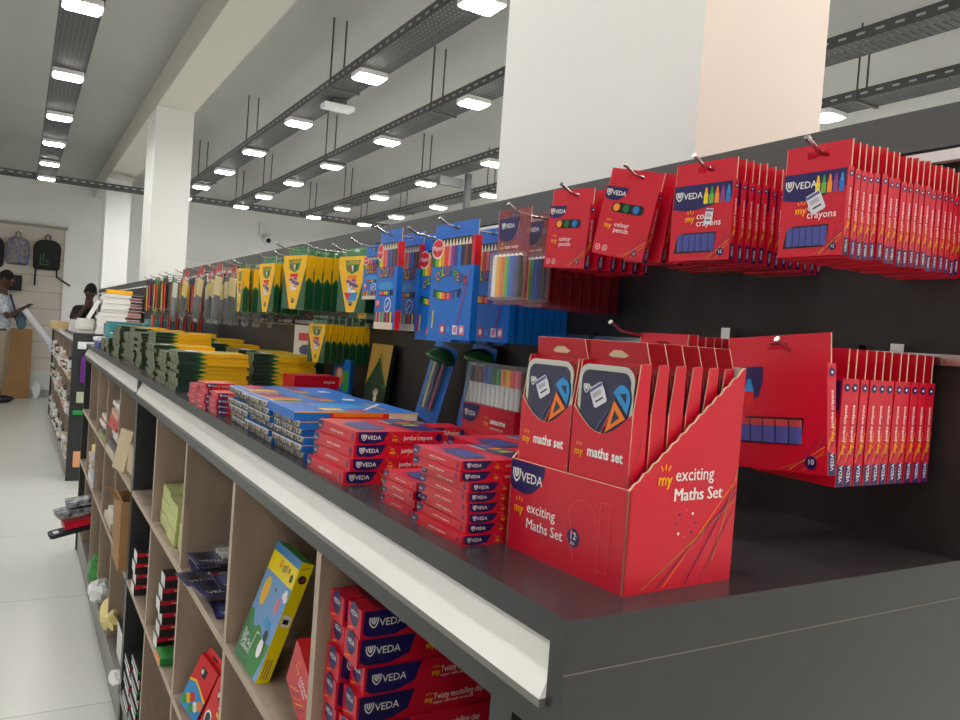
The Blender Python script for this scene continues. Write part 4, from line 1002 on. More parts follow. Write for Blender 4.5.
# bay 2: the leaning picture box
u = Vector((.015, -.9999, 0)).normalized(); v = Vector((.067, .001, .195)).normalized(); v = (v-u*v.dot(u)).normalized()
n_ = u.cross(v)                      # faces the aisle
t = thing('game_box', 'yellow picture game box with balloons leaning in the second bay', 'game box', (.356, 1.383, .8525))
t.rotation_euler = Matrix(((u.x, -n_.x, v.x), (u.y, -n_.y, v.y), (u.z, -n_.z, v.z))).to_euler()
W, H, D = .137, .205, .022
mb = MB(); mb.box(0, 0, 0, W, D, H, mat('game_yellow', (250, 226, 10), .35, coat=.2), top=GREEN, right=mat('game_yellow', (246, 220, 16)))
f = front(); SKYB = mat('sky_blue_print', (110, 160, 216), .4); 
mb.rect(f, 0, H*.93, W, H, mat('mid_blue_print', (60, 130, 190), .4)); mb.rect(f, 0, .0, W, H*.76, SKYB)
mb.dec(f, [(0, 0), (W*.86, 0), (W*.98, H*.25), (W*.98, H*.3), (W*.7, H*.28), (W*.5, H*.36), (W*.3, H*.3), (W*.12, H*.42), (0, H*.40)], GCARD2, .0005)
mb.dec(f, [(0, 0), (W*.6, 0), (W*.4, H*.16), (W*.12, H*.3), (0, H*.36)], mat('leaf_green_print', (34, 110, 64), .4), .0007)
mb.dec(f, ell(.24*W, .60*H, .12*W, .125*H, 20), mat('balloon_yellow', (240, 190, 50), .4), .0006); mb.dec(f, ell(.76*W, .58*H, .06*W, .07*H), PENC[5], .0006); mb.dec(f, ell(.55*W, .67*H, .03*W, .02*H), GREYP, .0006)
for cx, cy, r in ((.86, .68, .05), (.93, .67, .06), (.9, .71, .05)): mb.dec(f, ell(cx*W, cy*H, r*W, r*W*.8), WHITE, .0006+cx*.0002)
mb.dec(f, ell(.77*W, .23*H, .09*W, .08*H), BLACK, .0008); mb.dec(f, ell(.75*W, .22*H, .085*W, .075*H), WHITE, .0011); mb.dec(f, ell(.78*W, .33*H, .07*W, .045*H), BLACK, .0012)
mb.dec(f, [(.55*W, .38*H), (.78*W, .38*H), (.82*W, .44*H), (.6*W, .45*H)], LBLUE, .0012); mb.stroke(f, [(.46*W, .14*H), (.5*W, .3*H), (.6*W, .3*H)], .002, WHITE, .0013)
for k, (c, m) in enumerate(zip('Giggle', (RED2, ORANGE, GREEN, PURP, RED2, NAVY))): mb.text(f, W*(.36+.07*k), H*(.84+.01*(k % 2)), c, .018, m, d=.0007)
mb.dec(f, ell(.87*W, .83*H, .05*W, .05*W), BLACK, .0007); mb.text(f, .87*W, .82*H, '6+', .007, YEL, 'c', d=.001)
for k in range(3): mb.text(f, W*.1, H*(.2-.05*k), ('Fun', 'Play Set', 'Colours')[k], .015, WHITE, d=.001)
for P in ([(.08*W, .05*H), (.42*W, .05*H), (.42*W, .27*H), (.08*W, .27*H), (.08*W, .05*H)],): mb.stroke(f, P, .0012, GREEN, .0011)
g = right((W, 0, 0)); mb.dec(g, ell(D*.5, H*.86, D*.33, D*.33), BLACK); mb.dec(g, ell(D*.5, H*.86, D*.2, D*.2), PURP, .0006); mb.rect(g, D*.15, H*.47, D*.85, H*.56, STICK); mb.rect(g, D*.25, H*.49, D*.7, H*.53, BLACK, .0006)
mb.stroke(g, [(D*.2, H*.94), (D*.8, H*.97)], .001, BLACK)
for k in range(3): mb.rect(g, D*(.2+.2*k), H*.04, D*(.26+.2*k), H*.2, GREYP)
mb.build('carton_body', t)
def bay_pack(name, lab, cat, x, y, z, lx, ly, lz, m, ang=0, kw={}, deco=None, group=None, tilt=None):
    mb = MB(); mb.box(0, 0, 0, lx, ly, lz, m, **kw)
    if deco: deco(mb, lx, ly, lz)
    o = mb.build(name, loc=(x, y, z), rot=(0, 0, R(ang))); 
    if tilt: o.rotation_euler = (Matrix.Rotation(R(ang), 3, 'Z') @ Matrix.Rotation(R(tilt[1]), 3, tilt[0])).to_euler()
    return tag(o, lab, cat, group)
def vdeco(mb, lx, ly, lz):
    g = leftf((0, ly, 0)); my(mb, g, ly*.2, lz*.6, ly*.1); mb.text(g, ly*.42, lz*.62, 'colour', ly*.14, WHITE); mb.text(g, ly*.42, lz*.5, 'bricks', ly*.12, WHITE)
    for k in range(5): mb.stroke(g, [(ly*(.2+.1*k), lz*.1), (ly*(.5+.08*k), lz*.4)], .0015, (YEL, PURP, ORANGE)[k % 3])
bay_pack('activity_box', 'red box leaning by the divider below the yellow game box', 'box', .375, 1.05, .853, .02, .105, .085, RED, 0, deco=vdeco, tilt=('X', 28))
for i in range(6):
    bay_pack('clay_brick', 'yellow clay brick, %s in the pile behind the game box' % rnk(i, 6), 'modelling clay', .41+.003*(i % 2), .985+.004*(i % 3), .852+i*.037, .09, .13, .0355, mat('clay_yellow', (200, 190, 30), .4), group='yellow clay bricks behind the game box')

# bay 3: navy blister packs
def tool_pack(lab, x, y, z, ang, seed, tilt=0, w=.19, h=.10):
    rnd = random.Random(seed)
    t = thing('blister_pack', lab, 'stationery pack', (x, y, z), group='navy blister packs heaped in the third bay')
    t.rotation_euler = (Matrix.Rotation(R(ang), 3, 'Z') @ Matrix.Rotation(R(tilt), 3, 'Y')).to_euler()
    mb = MB(); mb.ext(topf((0, 0, 0)), rr(0, 0, w, h, .006), 0, .0018, mat('navy_blister_card', (38, 34, 96), .3, coat=.5)); mb.rect(topf((0, 0, .0018)), .01, .01, .04, h-.01, BLACK if seed % 2 else STICKB); mb.text(topf((0, 0, .0018)), .012, .02, 'VEDA', .02, WHITE); mb.build('backing_card', t)
    mb = MB(); mb.ext(topf((0, 0, .0018)), rr(.05, .01, w-.01, h-.01, .012), 0, .020, CLEAR); shell = mb.build('clear_blister', t)
    for k in range(3):
        mb = MB(); yy = .025+.024*k; mb.cyl((.06, yy, .011), (w-.025, yy+rnd.uniform(-.004, .004), .011), .0065, (RED, STEEL, YEL, STICK, GREEN, HOUS)[rnd.randrange(6)], 8); mb.build('stationery_tool', shell)
for i, a in enumerate(((.343, 1.76, .852, 6, 1, 0), (.36, 1.55, .852, -4, 2, 0), (.350, 1.60, .877, 8, 3, 0), (.348, 1.75, .885, -6, 4, 0), (.352, 1.72, .909, 3, 5, 3), (.37, 1.56, .903, 0, 6, 0))):
    tool_pack('navy backed blister pack of tools, %s' % ('far one on the shelf at the bottom', 'near one on the shelf at the bottom', 'near one in the middle of the heap', 'far one in the middle of the heap', 'topmost at the far side of the heap', 'topmost at the near side of the heap')[i], *a)

# bay 4: pale green boxes
GB = mat('pale_green_box', (204, 210, 142), .5, noise=.04)
def gdeco(mb, lx, ly, lz):
    for k in range(1, 4): mb.rect(leftf((0, ly, 0)), 0, lz*k/4-.001, ly, lz*k/4, mat('pale_green_line', (150, 168, 80), .6)); mb.rect(front(), 0, lz*k/4-.001, lx, lz*k/4, mat('pale_green_line', (150, 168, 80), .6))
for i, (x, y, z) in enumerate(((.372, 1.935, .10), (.366, 2.075, .105), (.372, 2.225, .11))):
    for k in range(3):
        bay_pack('paper_box', 'pale green box, %s of the %s pile in the fourth bay' % (rnk(k, 3), ('nearest', 'middle', 'farthest')[i]), 'box', x+.002*k, y, .852+k*z/3, .26, .122, z/3-.0008, GB, deco=gdeco if 0 else None, group='pale green boxes in the fourth bay')
# bay 5: dark leaning folder
bay_pack('ring_binder', 'dark folder leaning inside the darkest top bay', 'folder', .40, 2.47, .853, .30, .022, .24, mat('dark_folder', (40, 44, 40), .5), 0, tilt=('X', -22))
bay_pack('notebook', 'thin olive notebook leaning beside the dark folder', 'notebook', .38, 2.425, .853, .22, .012, .15, mat('olive_cover', (110, 120, 60), .5), 0, tilt=('X', -18))

# second level (shelf at .55)
def bdeco(mb, lx, ly, lz):
    f = front(); mb.rect(f, .002, lz*.62, lx, lz*.96, RED); mb.text(f, lx*.12, lz*.68, 'stapler', lz*.26, WHITE); mb.rect(f, lx*.2, lz*.25, lx*.9, lz*.32, GREYP)
    g = leftf((0, ly, 0)); mb.rect(g, 0, 0, ly, lz, HOUS)
BK = mat('black_box_card', (30, 28, 32), .4)
for i in range(4):
    bay_pack('stationery_box', 'black and red box, %s of the pile in the darkest middle bay' % rnk(i, 4), 'box', .350+.004*(i % 2), 2.62, .552+i*.034, .22, .07, .0335, BK, deco=bdeco, group='black and red boxes in the darkest middle bay')
for i in range(6):
    bay_pack('stationery_box', 'black and red box, %s of the tall pile in the middle bay' % rnk(i, 6), 'box', .354+.004*(i % 3), 2.17-.004*i, .552+i*.034, .24, .06, .0335, BK, deco=bdeco, group='black and red boxes in the tall pile')
bay_pack('green_packet', 'orange and green packet at the foot of the black boxes', 'packet', .346, 2.06, .552, .05, .08, .02, GCARD2, kw=dict(left=ORANGE))
t = thing('glue_bottle', 'white glue bottle with orange cap beside the black boxes', 'bottle', (.375, 1.948, .552)); mb = MB(); mb.cyl((0, 0, 0), (0, 0, .07), .016, HOUS, 14); mb.cyl((0, 0, .07), (0, 0, .085), .016, HOUS, 14, r1=.008); mb.build('bottle_body', t); mb = MB(); mb.cyl((0, 0, .085), (0, 0, .11), .007, NAVY, 10, r1=.003); mb.build('nozzle', t); mb = MB(); mb.cyl((0, 0, .012), (0, 0, .03), .0164, ORANGE, 14, cap=False); mb.build('label_band', t)
# red toddler crayon boxes
def kid_box(lab, x, y, z, ang, tilt, art):
    t = thing('crayon_box', lab, 'crayons', (x, y, z), group='bright red boxes in the middle bay')
    t.rotation_euler = (Matrix.Rotation(R(-90+ang), 3, 'Z') @ Matrix.Rotation(R(tilt[0]), 3, 'Y') @ Matrix.Rotation(R(tilt[1]), 3, 'X')).to_euler()
    W, H, D = .085, .12, .022
    mb = MB(); mb.box(-W/2, 0, 0, W/2, D, H, RED2); f = front((-W/2, 0, 0))
    mb.dec(f, rr(.3*W, .7*H, .6*W, .86*H, .01*H), BLACK); mb.dec(f, ell(.38*W, .78*H, .06*W, .05*H), WOODP, .0006)
    if art:
        mb.dec(f, [(0, 0), (W, 0), (W, .4*H), (.6*W, .5*H), (.3*W, .56*H), (0, .48*H)], LBLUE, .0005); mb.stroke(f, [(0, .48*H), (.3*W, .56*H), (.6*W, .5*H), (W, .4*H)], .006, YEL, .0008)
        for k in range(6): mb.dec(f, ell(W*(.15+.14*k), H*(.12+.08*(k % 3)), .012, .010), (GREEN, YEL, RED2, GREEN, WHITE, ORANGE)[k], .0009)
    else:
        mb.dec(f, ell(.3*W, .3*H, .2*W, .14*H), WHITE, .0006); mb.dec(f, ell(.3*W, .3*H, .15*W, .1*H), BLACK, .0009); mb.rect(f, .6*W, .5*H, .8*W, .56*H, YEL, .0006); mb.rect(f, .6*W, .62*H, .8*W, .68*H, WHITE, .0006)
    mb.build('carton_body', t)
    mb = MB(); mb.ext(front((-W/2, D*.5, H)), [(0, 0), (W, 0), (W*.9, .02), (W*.1, .02)], 0, .001, RED2, side=CARD); mb.dec(front((-W/2, D*.5, H)), rr(.35*W, .007, .65*W, .013, .002), BLACK, .0013); mb.build('hang_tab', t)
kid_box('bright red box with blue and yellow painted lower half', .365, 1.79, .556, 14, (14, -16), True)
kid_box('bright red box with round black and white picture', .375, 1.66, .556, 6, (10, -16), False)
kid_box('bright red box behind the two front ones', .43, 1.60, .556, 0, (4, -14), False)
# third level
def pdeco(mb, lx, ly, lz):
    f = front(); mb.rect(f, .0, lz*.55, lx, lz*.9, (RED if lx > .2 else GCARD2)); g = leftf((0, ly, 0)); mb.rect(g, 0, 0, ly, lz*.9, HOUS); mb.rect(g, 0, lz*.4, ly, lz*.7, BK, .0006)
for i in range(7):
    bay_pack('stationery_box', 'striped dark box, %s of the lower far pile' % rnk(i, 7), 'box', .352+.006*(i % 2), 2.45, .172+i*.03, .18+.06*(i % 2), .14, .029, BK, deco=pdeco, group='striped boxes in the lowest far bay')
for i in range(5):
    bay_pack('stationery_box', 'striped dark box, %s of the lower second pile' % rnk(i, 5), 'box', .352+.006*(i % 2), 2.62, .172+i*.03, .18+.06*((i+1) % 2), .13, .029, BK, deco=pdeco, group='striped boxes in the lowest second pile')

# ---------------------------------------------------------------- middle unit contents
TANB = mat('kraft_card', (168, 128, 84), .7, noise=.06)
def carton_open(lab, x, y, z, lx, ly, lz):
    t = thing('cardboard_box', lab, 'cardboard box', (x, y, z)); th = .005
    for nme, b in (('side_panel', (0, 0, 0, lx, th, lz)), ('side_panel', (0, ly-th, 0, lx, ly, lz)), ('front_panel', (0, th, 0, th, ly-th, lz)), ('back_panel', (lx-th, th, 0, lx, ly-th, lz)), ('bottom_panel', (th, th, 0, lx-th, ly-th, th))):
        mb = MB(); mb.box(*b, TANB); mb.build(nme, t)
    mb = MB(); mb.add([(0, th, lz), (0, ly-th, lz), (-.03, ly-th, lz+.02), (-.03, th, lz+.02)], [(0, 1, 2, 3), (3, 2, 1, 0)], TANB); mb.build('flap', t)
    return t
carton_open('tall brown cardboard box standing in the middle unit beside the dark joint', .330, 2.88, .553, .20, .20, .24)
bay_pack('paper_roll', 'pale folded paper bundle above the brown box', 'paper', .38, 2.88, .853, .16, .16, .10, mat('pale_kraft', (206, 186, 156), .7), 8, tilt=('X', 8))
bay_pack('paper_bundle', 'second pale paper bundle leaning in the same bay', 'paper', .355, 3.10, .853, .03, .13, .15, mat('pale_kraft', (206, 186, 156), .7), 12, tilt=('Y', 10))
cols = [(236, 232, 226), (190, 74, 74), (220, 180, 160), (235, 235, 235), (150, 160, 100), (70, 70, 84), (200, 190, 170)]
def heap(tagbase, y0, y1, z, n, group, hmax=.2, xf=.356, w=.16, seed=1, nm='notebook', base=''):
    rnd = random.Random(seed); zz = z+.002; yc = y0
    words = ['white', 'red', 'salmon', 'pale', 'olive', 'slate', 'beige']
    for i in range(n):
        k = rnd.randrange(7) if nm != 'packet' or xf < .37 else (0, 3, 5, 6, 0, 3, 2)[rnd.randrange(7)]; T = rnd.uniform(.008, .028)
        if zz+T > z+hmax: break
        bay_pack(nm, '%s %s, %s from bottom in %s' % (words[k], nm.replace('_', ' '), ORD[i].replace('front', 'first'), base), nm.replace('_', ' '), xf+rnd.uniform(-.012, .015), y0+rnd.uniform(0, .02), zz, w, min(y1-y0, .30)*rnd.uniform(.8, .95), T, mat('cover_%s' % words[k], cols[k], .5), rnd.uniform(-1.5, 1.5), group=group)
        zz += T+.0006
heap('', 3.36, 3.74, .85, 12, 'notebooks in the upper bay of the middle unit', .22, seed=2, base='the heap of the middle unit upper bay')
t = thing('water_bottle', 'blue and green bottle with dark cap in the middle unit', 'bottle', (.385, 3.335, .852)); mb = MB(); mb.cyl((0, 0, 0), (0, 0, .045), .02, GCARD2, 12); mb.cyl((0, 0, .045), (0, 0, .06), .02, YEL, 12); mb.cyl((0, 0, .06), (0, 0, .14), .02, mat('pale_blue_label', (130, 160, 190), .4), 12); mb.build('bottle_body', t); mb = MB(); mb.cyl((0, 0, .14), (0, 0, .165), .016, BLACK, 12); mb.build('cap', t)
heap('', 3.82, 4.18, .85, 8, 'notebooks in the second upper bay', .14, seed=5, base='the second upper bay heap')
heap('', 3.36, 3.7, .55, 4, 'packets in the middle bays', .07, seed=8, nm='packet', base='the nearer middle bay')
heap('', 4.3, 4.6, .55, 10, 'packets in the farther middle bay', .2, seed=9, nm='packet', base='the farther middle bay')
t = thing('white_tube', 'pale blue tube with yellow end standing in the middle unit', 'tube', (.372, 4.33, .76)); t.location.z = .552; mb = MB(); mb.cyl((0, 0, 0), (0, 0, .18), .028, mat('pale_lilac_tube', (190, 196, 214), .4), 12); mb.cyl((0, 0, .18), (0, 0, .215), .028, mat('pale_yellow', (236, 220, 150), .5), 12); mb.build('tube_body', t)
# low level: crumpled bags and dark packs
def crumple(name, lab, cat, x, y, z, rx, ry, rz, m, seed, group=None):
    rnd = random.Random(seed); mb = MB(); nu, nv = 12, 8; V = []
    for j in range(nv+1):
        tt = PI*j/nv
        for i in range(nu):
            a = 2*PI*i/nu; k = 1+rnd.uniform(-.2, .2); V.append((rx*math.sin(tt)*math.cos(a)*k, ry*math.sin(tt)*math.sin(a)*k, max(0, rz*(1+math.cos(tt))*(1+rnd.uniform(-.15, .1)))))
    mb.add(V, [(j*nu+i, (j+1)*nu+i, (j+1)*nu+(i+1) % nu, j*nu+(i+1) % nu) for j in range(nv) for i in range(nu)], m)
    return tag(mb.build(name, loc=(x, y, z)), lab, cat, group)
CP = mat('crumpled_white_plastic', (226, 230, 232), .25, coat=.4)
crumple('plastic_bag', 'crumpled clear white bag hanging out of the lowest middle bay', 'bag', .35, 3.62, .2, .05, .07, .05, CP, 1)
crumple('plastic_bag', 'pale yellow crumpled bag in the lowest bay', 'bag', .37, 3.36, .172, .04, .09, .06, mat('pale_yellow', (236, 220, 150)), 2)
crumple('plastic_bag', 'green and orange crumpled packet beside the hanging bags', 'bag', .37, 3.92, .172, .05, .08, .07, GCARD2, 3)
crumple('plastic_bag', 'small orange crumpled packet in front of the green one', 'bag', .355, 3.78, .172, .03, .05, .03, ORANGE, 4)
for i in range(3):
    bay_pack('stationery_box', 'red topped dark box, %s in the lowest bay beside the joint' % rnk(i, 3), 'box', .37, 2.93, .172+i*.04, .2, .2, .039, BK, deco=bdeco, group='dark boxes in the lowest bay by the joint')
crumple('paper_scrap', 'white paper scrap on the plinth beside the dark joint', 'paper', .345, 2.86, .172, .03, .05, .02, WHITE, 5)
# red and black bags jutting into the aisle
t = thing('pencil_case', 'flat black pencil case with white print jutting into the aisle', 'pencil case', (.19, 4.42, .27), (0, 0, R(8)), 'pencil cases jutting out of the middle unit')
t.rotation_euler = (R(0), R(-12), R(8))
mb = MB(); mb.ext(topf(), rr(0, 0, .26, .10, .02), 0, .02, mat('black_fabric', (34, 34, 44), .6)); 
for k in range(4): mb.rect(topf((0, 0, .02)), .02+.05*k, .02, .045+.05*k, .07, (STICK, STICKB)[k % 2])
mb.build('fabric_body', t)
bay_pack('pencil_case', 'flat red pencil case lying on the black one', 'pencil case', .25, 4.41, .318, .22, .12, .035, RED, 6, tilt=('Y', -10), group='pencil cases jutting out of the middle unit')
PATN = mat('patterned_black_fabric', (40, 42, 52), .6, rgb2=(200, 204, 214), nscale=30)
bay_pack('pencil_case', 'black and white patterned pouch on top of the red case', 'pencil case', .22, 4.42, .372, .26, .11, .03, PATN, 10, tilt=('Y', -10), group='pencil cases jutting out of the middle unit')
bay_pack('pencil_case', 'topmost black patterned pouch of the jutting pile', 'pencil case', .25, 4.42, .428, .2, .12, .025, PATN, 0, tilt=('Y', -8), group='pencil cases jutting out of the middle unit')

# ---------------------------------------------------------------- far unit contents
rnd = random.Random(4)
for b in range(8):
    y0 = 7.36+.5*b
    for z in (.17, .55, .85):
        base = '%s bay, %s level, far unit' % (ORD[b].replace('front', 'first'), {.17: 'lowest', .55: 'middle', .85: 'upper'}[z])
        heap('', y0+.03, y0+.4, z, 9, 'goods on the far unit shelves', .2, xf=.375, w=.2, seed=b*3+int(z*10), nm='packet', base=base)
# things on the end panel of the far unit
t = thing('scissors_card', 'magenta and purple card pack hanging on the far unit end', 'card pack', (.52, 7.302, 1.05), group='items hooked on the far unit end')
mb = MB(); mb.box(-.06, -.02, -.22, .0, 0, .0, mat('violet_card', (110, 40, 140), .4)); mb.build('violet_card', t)
mb = MB(); mb.box(.0, -.03, -.24, .06, 0, .02, mat('neon_pink_card', (240, 50, 110))); mb.build('pink_card', t)
t = thing('display_hook', 'white double hook on the end of the far unit', 'hook', (.50, 7.30, 1.14)); mb = MB(); mb.cyl((-.05, 0, 0), (-.05, -.12, 0), .006, HOUS, 6); mb.cyl((.05, 0, 0), (.05, -.12, 0), .006, HOUS, 6); mb.cyl((-.05, -.12, 0), (.05, -.12, 0), .006, HOUS, 6); mb.build('wire', t); mb = MB(); mb.box(-.07, -.006, -.03, .07, .0, .03, HOUS); mb.build('back_clip', t)
bay_pack('magazine_pack', 'pale green magazines clipped on the far unit end', 'magazines', .44, 7.28, .66, .10, .02, .09, mat('pale_mag', (190, 200, 170), .5)); bay_pack('green_card', 'bright green card on the far unit end', 'card', .42, 7.28, .56, .12, .02, .035, GREEN)
bay_pack('orange_packet', 'orange packet low on the end of the far unit', 'packet', .44, 7.27, .12, .07, .03, .13, mat('peach_packet', (236, 170, 120), .5))
# book stacks on its counter
BW = mat('white_page_block', (238, 234, 228), .7); BD = mat('dark_spine', (70, 50, 56), .5); BRW = mat('rose_spine', (170, 100, 96), .5)
def books(x, y, z, n, lab, w=.26, d=.2, T=.026, sp=0, group='white books stacked on the far unit'):
    for i in range(n):
        mb = MB(); mb.box(0, 0, 0, w, d, T*.12, HOUS); mb.box(.004, .002, T*.12, w-.002, d-.004, T*.86, BW); mb.box(0, 0, T*.86, w, d, T, HOUS)
        if sp: mb.box(w*.68, -.002, T*.1, w, .004, T*.9, BD if i % 2 else BRW)
        o = mb.build('book', loc=(x+random.uniform(-.01, .01), y+random.uniform(-.01, .01), z+i*(T+.0006)), rot=(0, 0, R(random.uniform(-2, 2))))
        tag(o, 'white paperback book, %s in %s' % (rnk(i, n), lab), 'book', group)
books(.56, 7.36, 1.242, 7, 'the lower tall stack near the dark column', w=.34, T=.026, sp=1)
books(.60, 7.38, 1.242+7*.027, 6, 'the upper part of the tall stack', w=.32, T=.026, sp=1)
books(.42, 7.45, 1.242, 4, 'the low stack at the counter corner', w=.13, T=.03)
books(.40, 7.9, 1.242, 4, 'the tan topped stack along the far counter', w=.2, T=.025)
bay_pack('yellow_packet', 'yellow packet lying on top of the tall white book stack', 'packet', .64, 7.42, 1.242+13*.0268+.004, .20, .15, .035, YEL)
bay_pack('paper_stack', 'loose tan sheets piled on the far counter', 'paper', .31, 8.3, 1.242, .34, .3, .07, mat('tan_sheets', (206, 176, 130), .7), 10)
bay_pack('paper_sheet', 'white card leaning on the books in front of the far man', 'paper', .50, 7.42, 1.37, .02, .22, .18, WHITE, 0, tilt=('Y', 26))

# ---------------------------------------------------------------- far wall: slat panel, backpacks, board
t = thing('slat_wall', 'cream slatted display panel on the far wall in a dark frame', 'display panel', (-2.9, 14.2, 0))
SLW = mat('cream_slat_panel', (206, 198, 188), .6); SLD = mat('slat_groove', (170, 162, 152), .7)
mb = MB(); mb.box(0, -.03, .42, 3.47, 0, 2.68, SLW)
for k in range(8): mb.rect(front((0, -.03, 0)), 0, .62+.26*k, 3.47, .632+.26*k, SLD, .001)
mb.build('slat_board', t)
mb = MB(); mb.box(0, -.06, 2.68, 3.5, 0, 2.72, PLINTH); mb.box(3.47, -.06, .12, 3.5, 0, 2.68, HOUS); mb.build('frame', t)
mb = MB(); mb.box(0, -.03, .12, 3.47, 0, .42, mat('pale_green_white', (206, 212, 206), .6)); mb.build('lower_board', t)
FB = mat('black_bag_fabric', (24, 24, 28), .7, noise=.2, nscale=60); FM = mat('blue_camo_fabric', (40, 84, 170), .7, rgb2=(170, 150, 84), nscale=22)
def backpack(lab, x, z, m, W=.38, H=.48, emblem=False, strap=True):
    t = thing('backpack', lab, 'backpack', (x, 14.16, z), group='backpacks hanging on the far wall')
    mb = MB(); out = [(W/2*math.sin(a)*(1 if abs(math.cos(a)) < .8 else .96), H/2+H/2*math.cos(a)) for a in []]
    P = []
    for cx, cy, r, a0 in ((W/2-.13, H-.15, .14, 0), (-W/2+.13, H-.15, .14, 90), (-W/2+.05, .05, .05, 180), (W/2-.05, .05, .05, 270)):
        for i in range(6): a = R(a0+18*i); P.append((cx+r*math.cos(a)*.95, cy+r*math.sin(a)))
    mb.ext(front((0, -.05, 0)), P, -.05, 0, m); Q = [(a*.86, .02+b*.9) for a, b in P]; mb.ext(front((0, -.05, 0)), Q, 0, .05, m); Q2 = [(a*.66, .03+b*.5) for a, b in P]; mb.ext(front((0, -.10, 0)), Q2, 0, .035, m)
    bb = mb.build('bag_body', t)
    mb = MB(); mb.tube([(-.04, -.04, H-.02), (-.03, -.04, H+.05), (0, -.04, H+.075), (.03, -.04, H+.05), (.04, -.04, H-.02)], .009, m); mb.build('top_handle', t)
    if strap:
        for s, q in ((-1, .0), (1, .12)):
            mb = MB(); mb.tube([(s*.14, -.03, .05), (s*.15, -.04, -.1), (s*(.15+q), -.04, -.2+q*.2), (s*(.15+q*1.6), -.04, -.26+q*.3)], .014, m); mb.build('strap', t)
    if emblem:
        mb = MB(); f = front((0, -.1352, 0)); mb.stroke(f, [(-.09, .22), (-.09, .08), (.02, .08)], .008, GCARD2, .001); mb.stroke(f, [(-.05, .26), (-.05, .12)], .008, GCARD2, .001); mb.stroke(f, [(.0, .16), (.0, .12), (.03, .12)], .008, GCARD2, .001); mb.build('emblem', bb)
    return t
backpack('black backpack with dangling straps and a small green emblem', .33, 2.02, FB, emblem=True)
backpack('blue patterned backpack hanging left of the black one', -.07, 2.06, FM, W=.32, H=.44, strap=False)
backpack('black backpack cut off by the left picture edge', -.43, 2.0, FB, W=.36, strap=False)
bay_pack('black_bag', 'dark brown bag hanging low behind the standing man', 'bag', -.19, 14.04, 1.66, .20, .12, .24, FB)
bay_pack('cardboard_sheet', 'tall brown cardboard panel leaning on the far wall', 'cardboard', -.22, 13.96, 0.0, .41, .03, 1.08, TANB, 0, tilt=('X', -5))
crumple('plastic_bag', 'crumpled white plastic bag on the floor by the cardboard', 'bag', .27, 13.9, 0, .06, .06, .14, CP, 7)

# ---------------------------------------------------------------- people
def skin_mesh(name, pts, edges, rad, m, parent, lv=2, label=None):
    me = bpy.data.meshes.new(name); me.from_pydata(pts, edges, []); o = bpy.data.objects.new(name, me); COL.objects.link(o)
    sk = o.modifiers.new('s', 'SKIN'); sk.use_smooth_shade = True
    for i, r in enumerate(rad):
        v = me.skin_vertices[0].data[i]; r = r if isinstance(r, tuple) else (r, r); v.radius = r; v.use_root = (i == 0)
    sb = o.modifiers.new('d', 'SUBSURF'); sb.levels = lv; sb.render_levels = lv
    dg = bpy.context.evaluated_depsgraph_get(); nm = bpy.data.meshes.new_from_object(o.evaluated_get(dg))
    bpy.data.objects.remove(o); nm.materials.clear(); nm.materials.append(m)
    for p in nm.polygons: p.material_index = 0; p.use_smooth = True
    o2 = bpy.data.objects.new(name, nm); COL.objects.link(o2); o2.parent = parent
    return o2
def hand(pts, edges, rad, wrist, d, up_, side, curl=.5):
    """palm and five bent fingers rooted at vertex index wrist; d = pointing direction"""
    d = Vector(d).normalized(); up_ = Vector(up_).normalized(); s = d.cross(up_)*side; w = Vector(pts[wrist])
    p = len(pts); pts.append(tuple(w+d*.05)); edges.append((wrist, p)); rad.append((.026, .036))
    for k, L in enumerate((.066, .076, .072, .056)):
        b = w+d*.09+s*(-.028+.019*k); a = len(pts)
        pts.append(tuple(b)); edges.append((p, a)); rad.append(.010)
        q = b+d*L*.45-up_*L*.2*curl; pts.append(tuple(q)); edges.append((a, a+1)); rad.append(.009)
        q = q+d*L*.35-up_*L*.6*curl; pts.append(tuple(q)); edges.append((a+1, a+2)); rad.append(.008)
    a = len(pts); b = w+d*.045-s*.042-up_*.01; pts.append(tuple(b)); edges.append((p, a)); rad.append(.011)
    pts.append(tuple(b+d*.038-s*.008-up_*.026)); edges.append((a, a+1)); rad.append(.009)
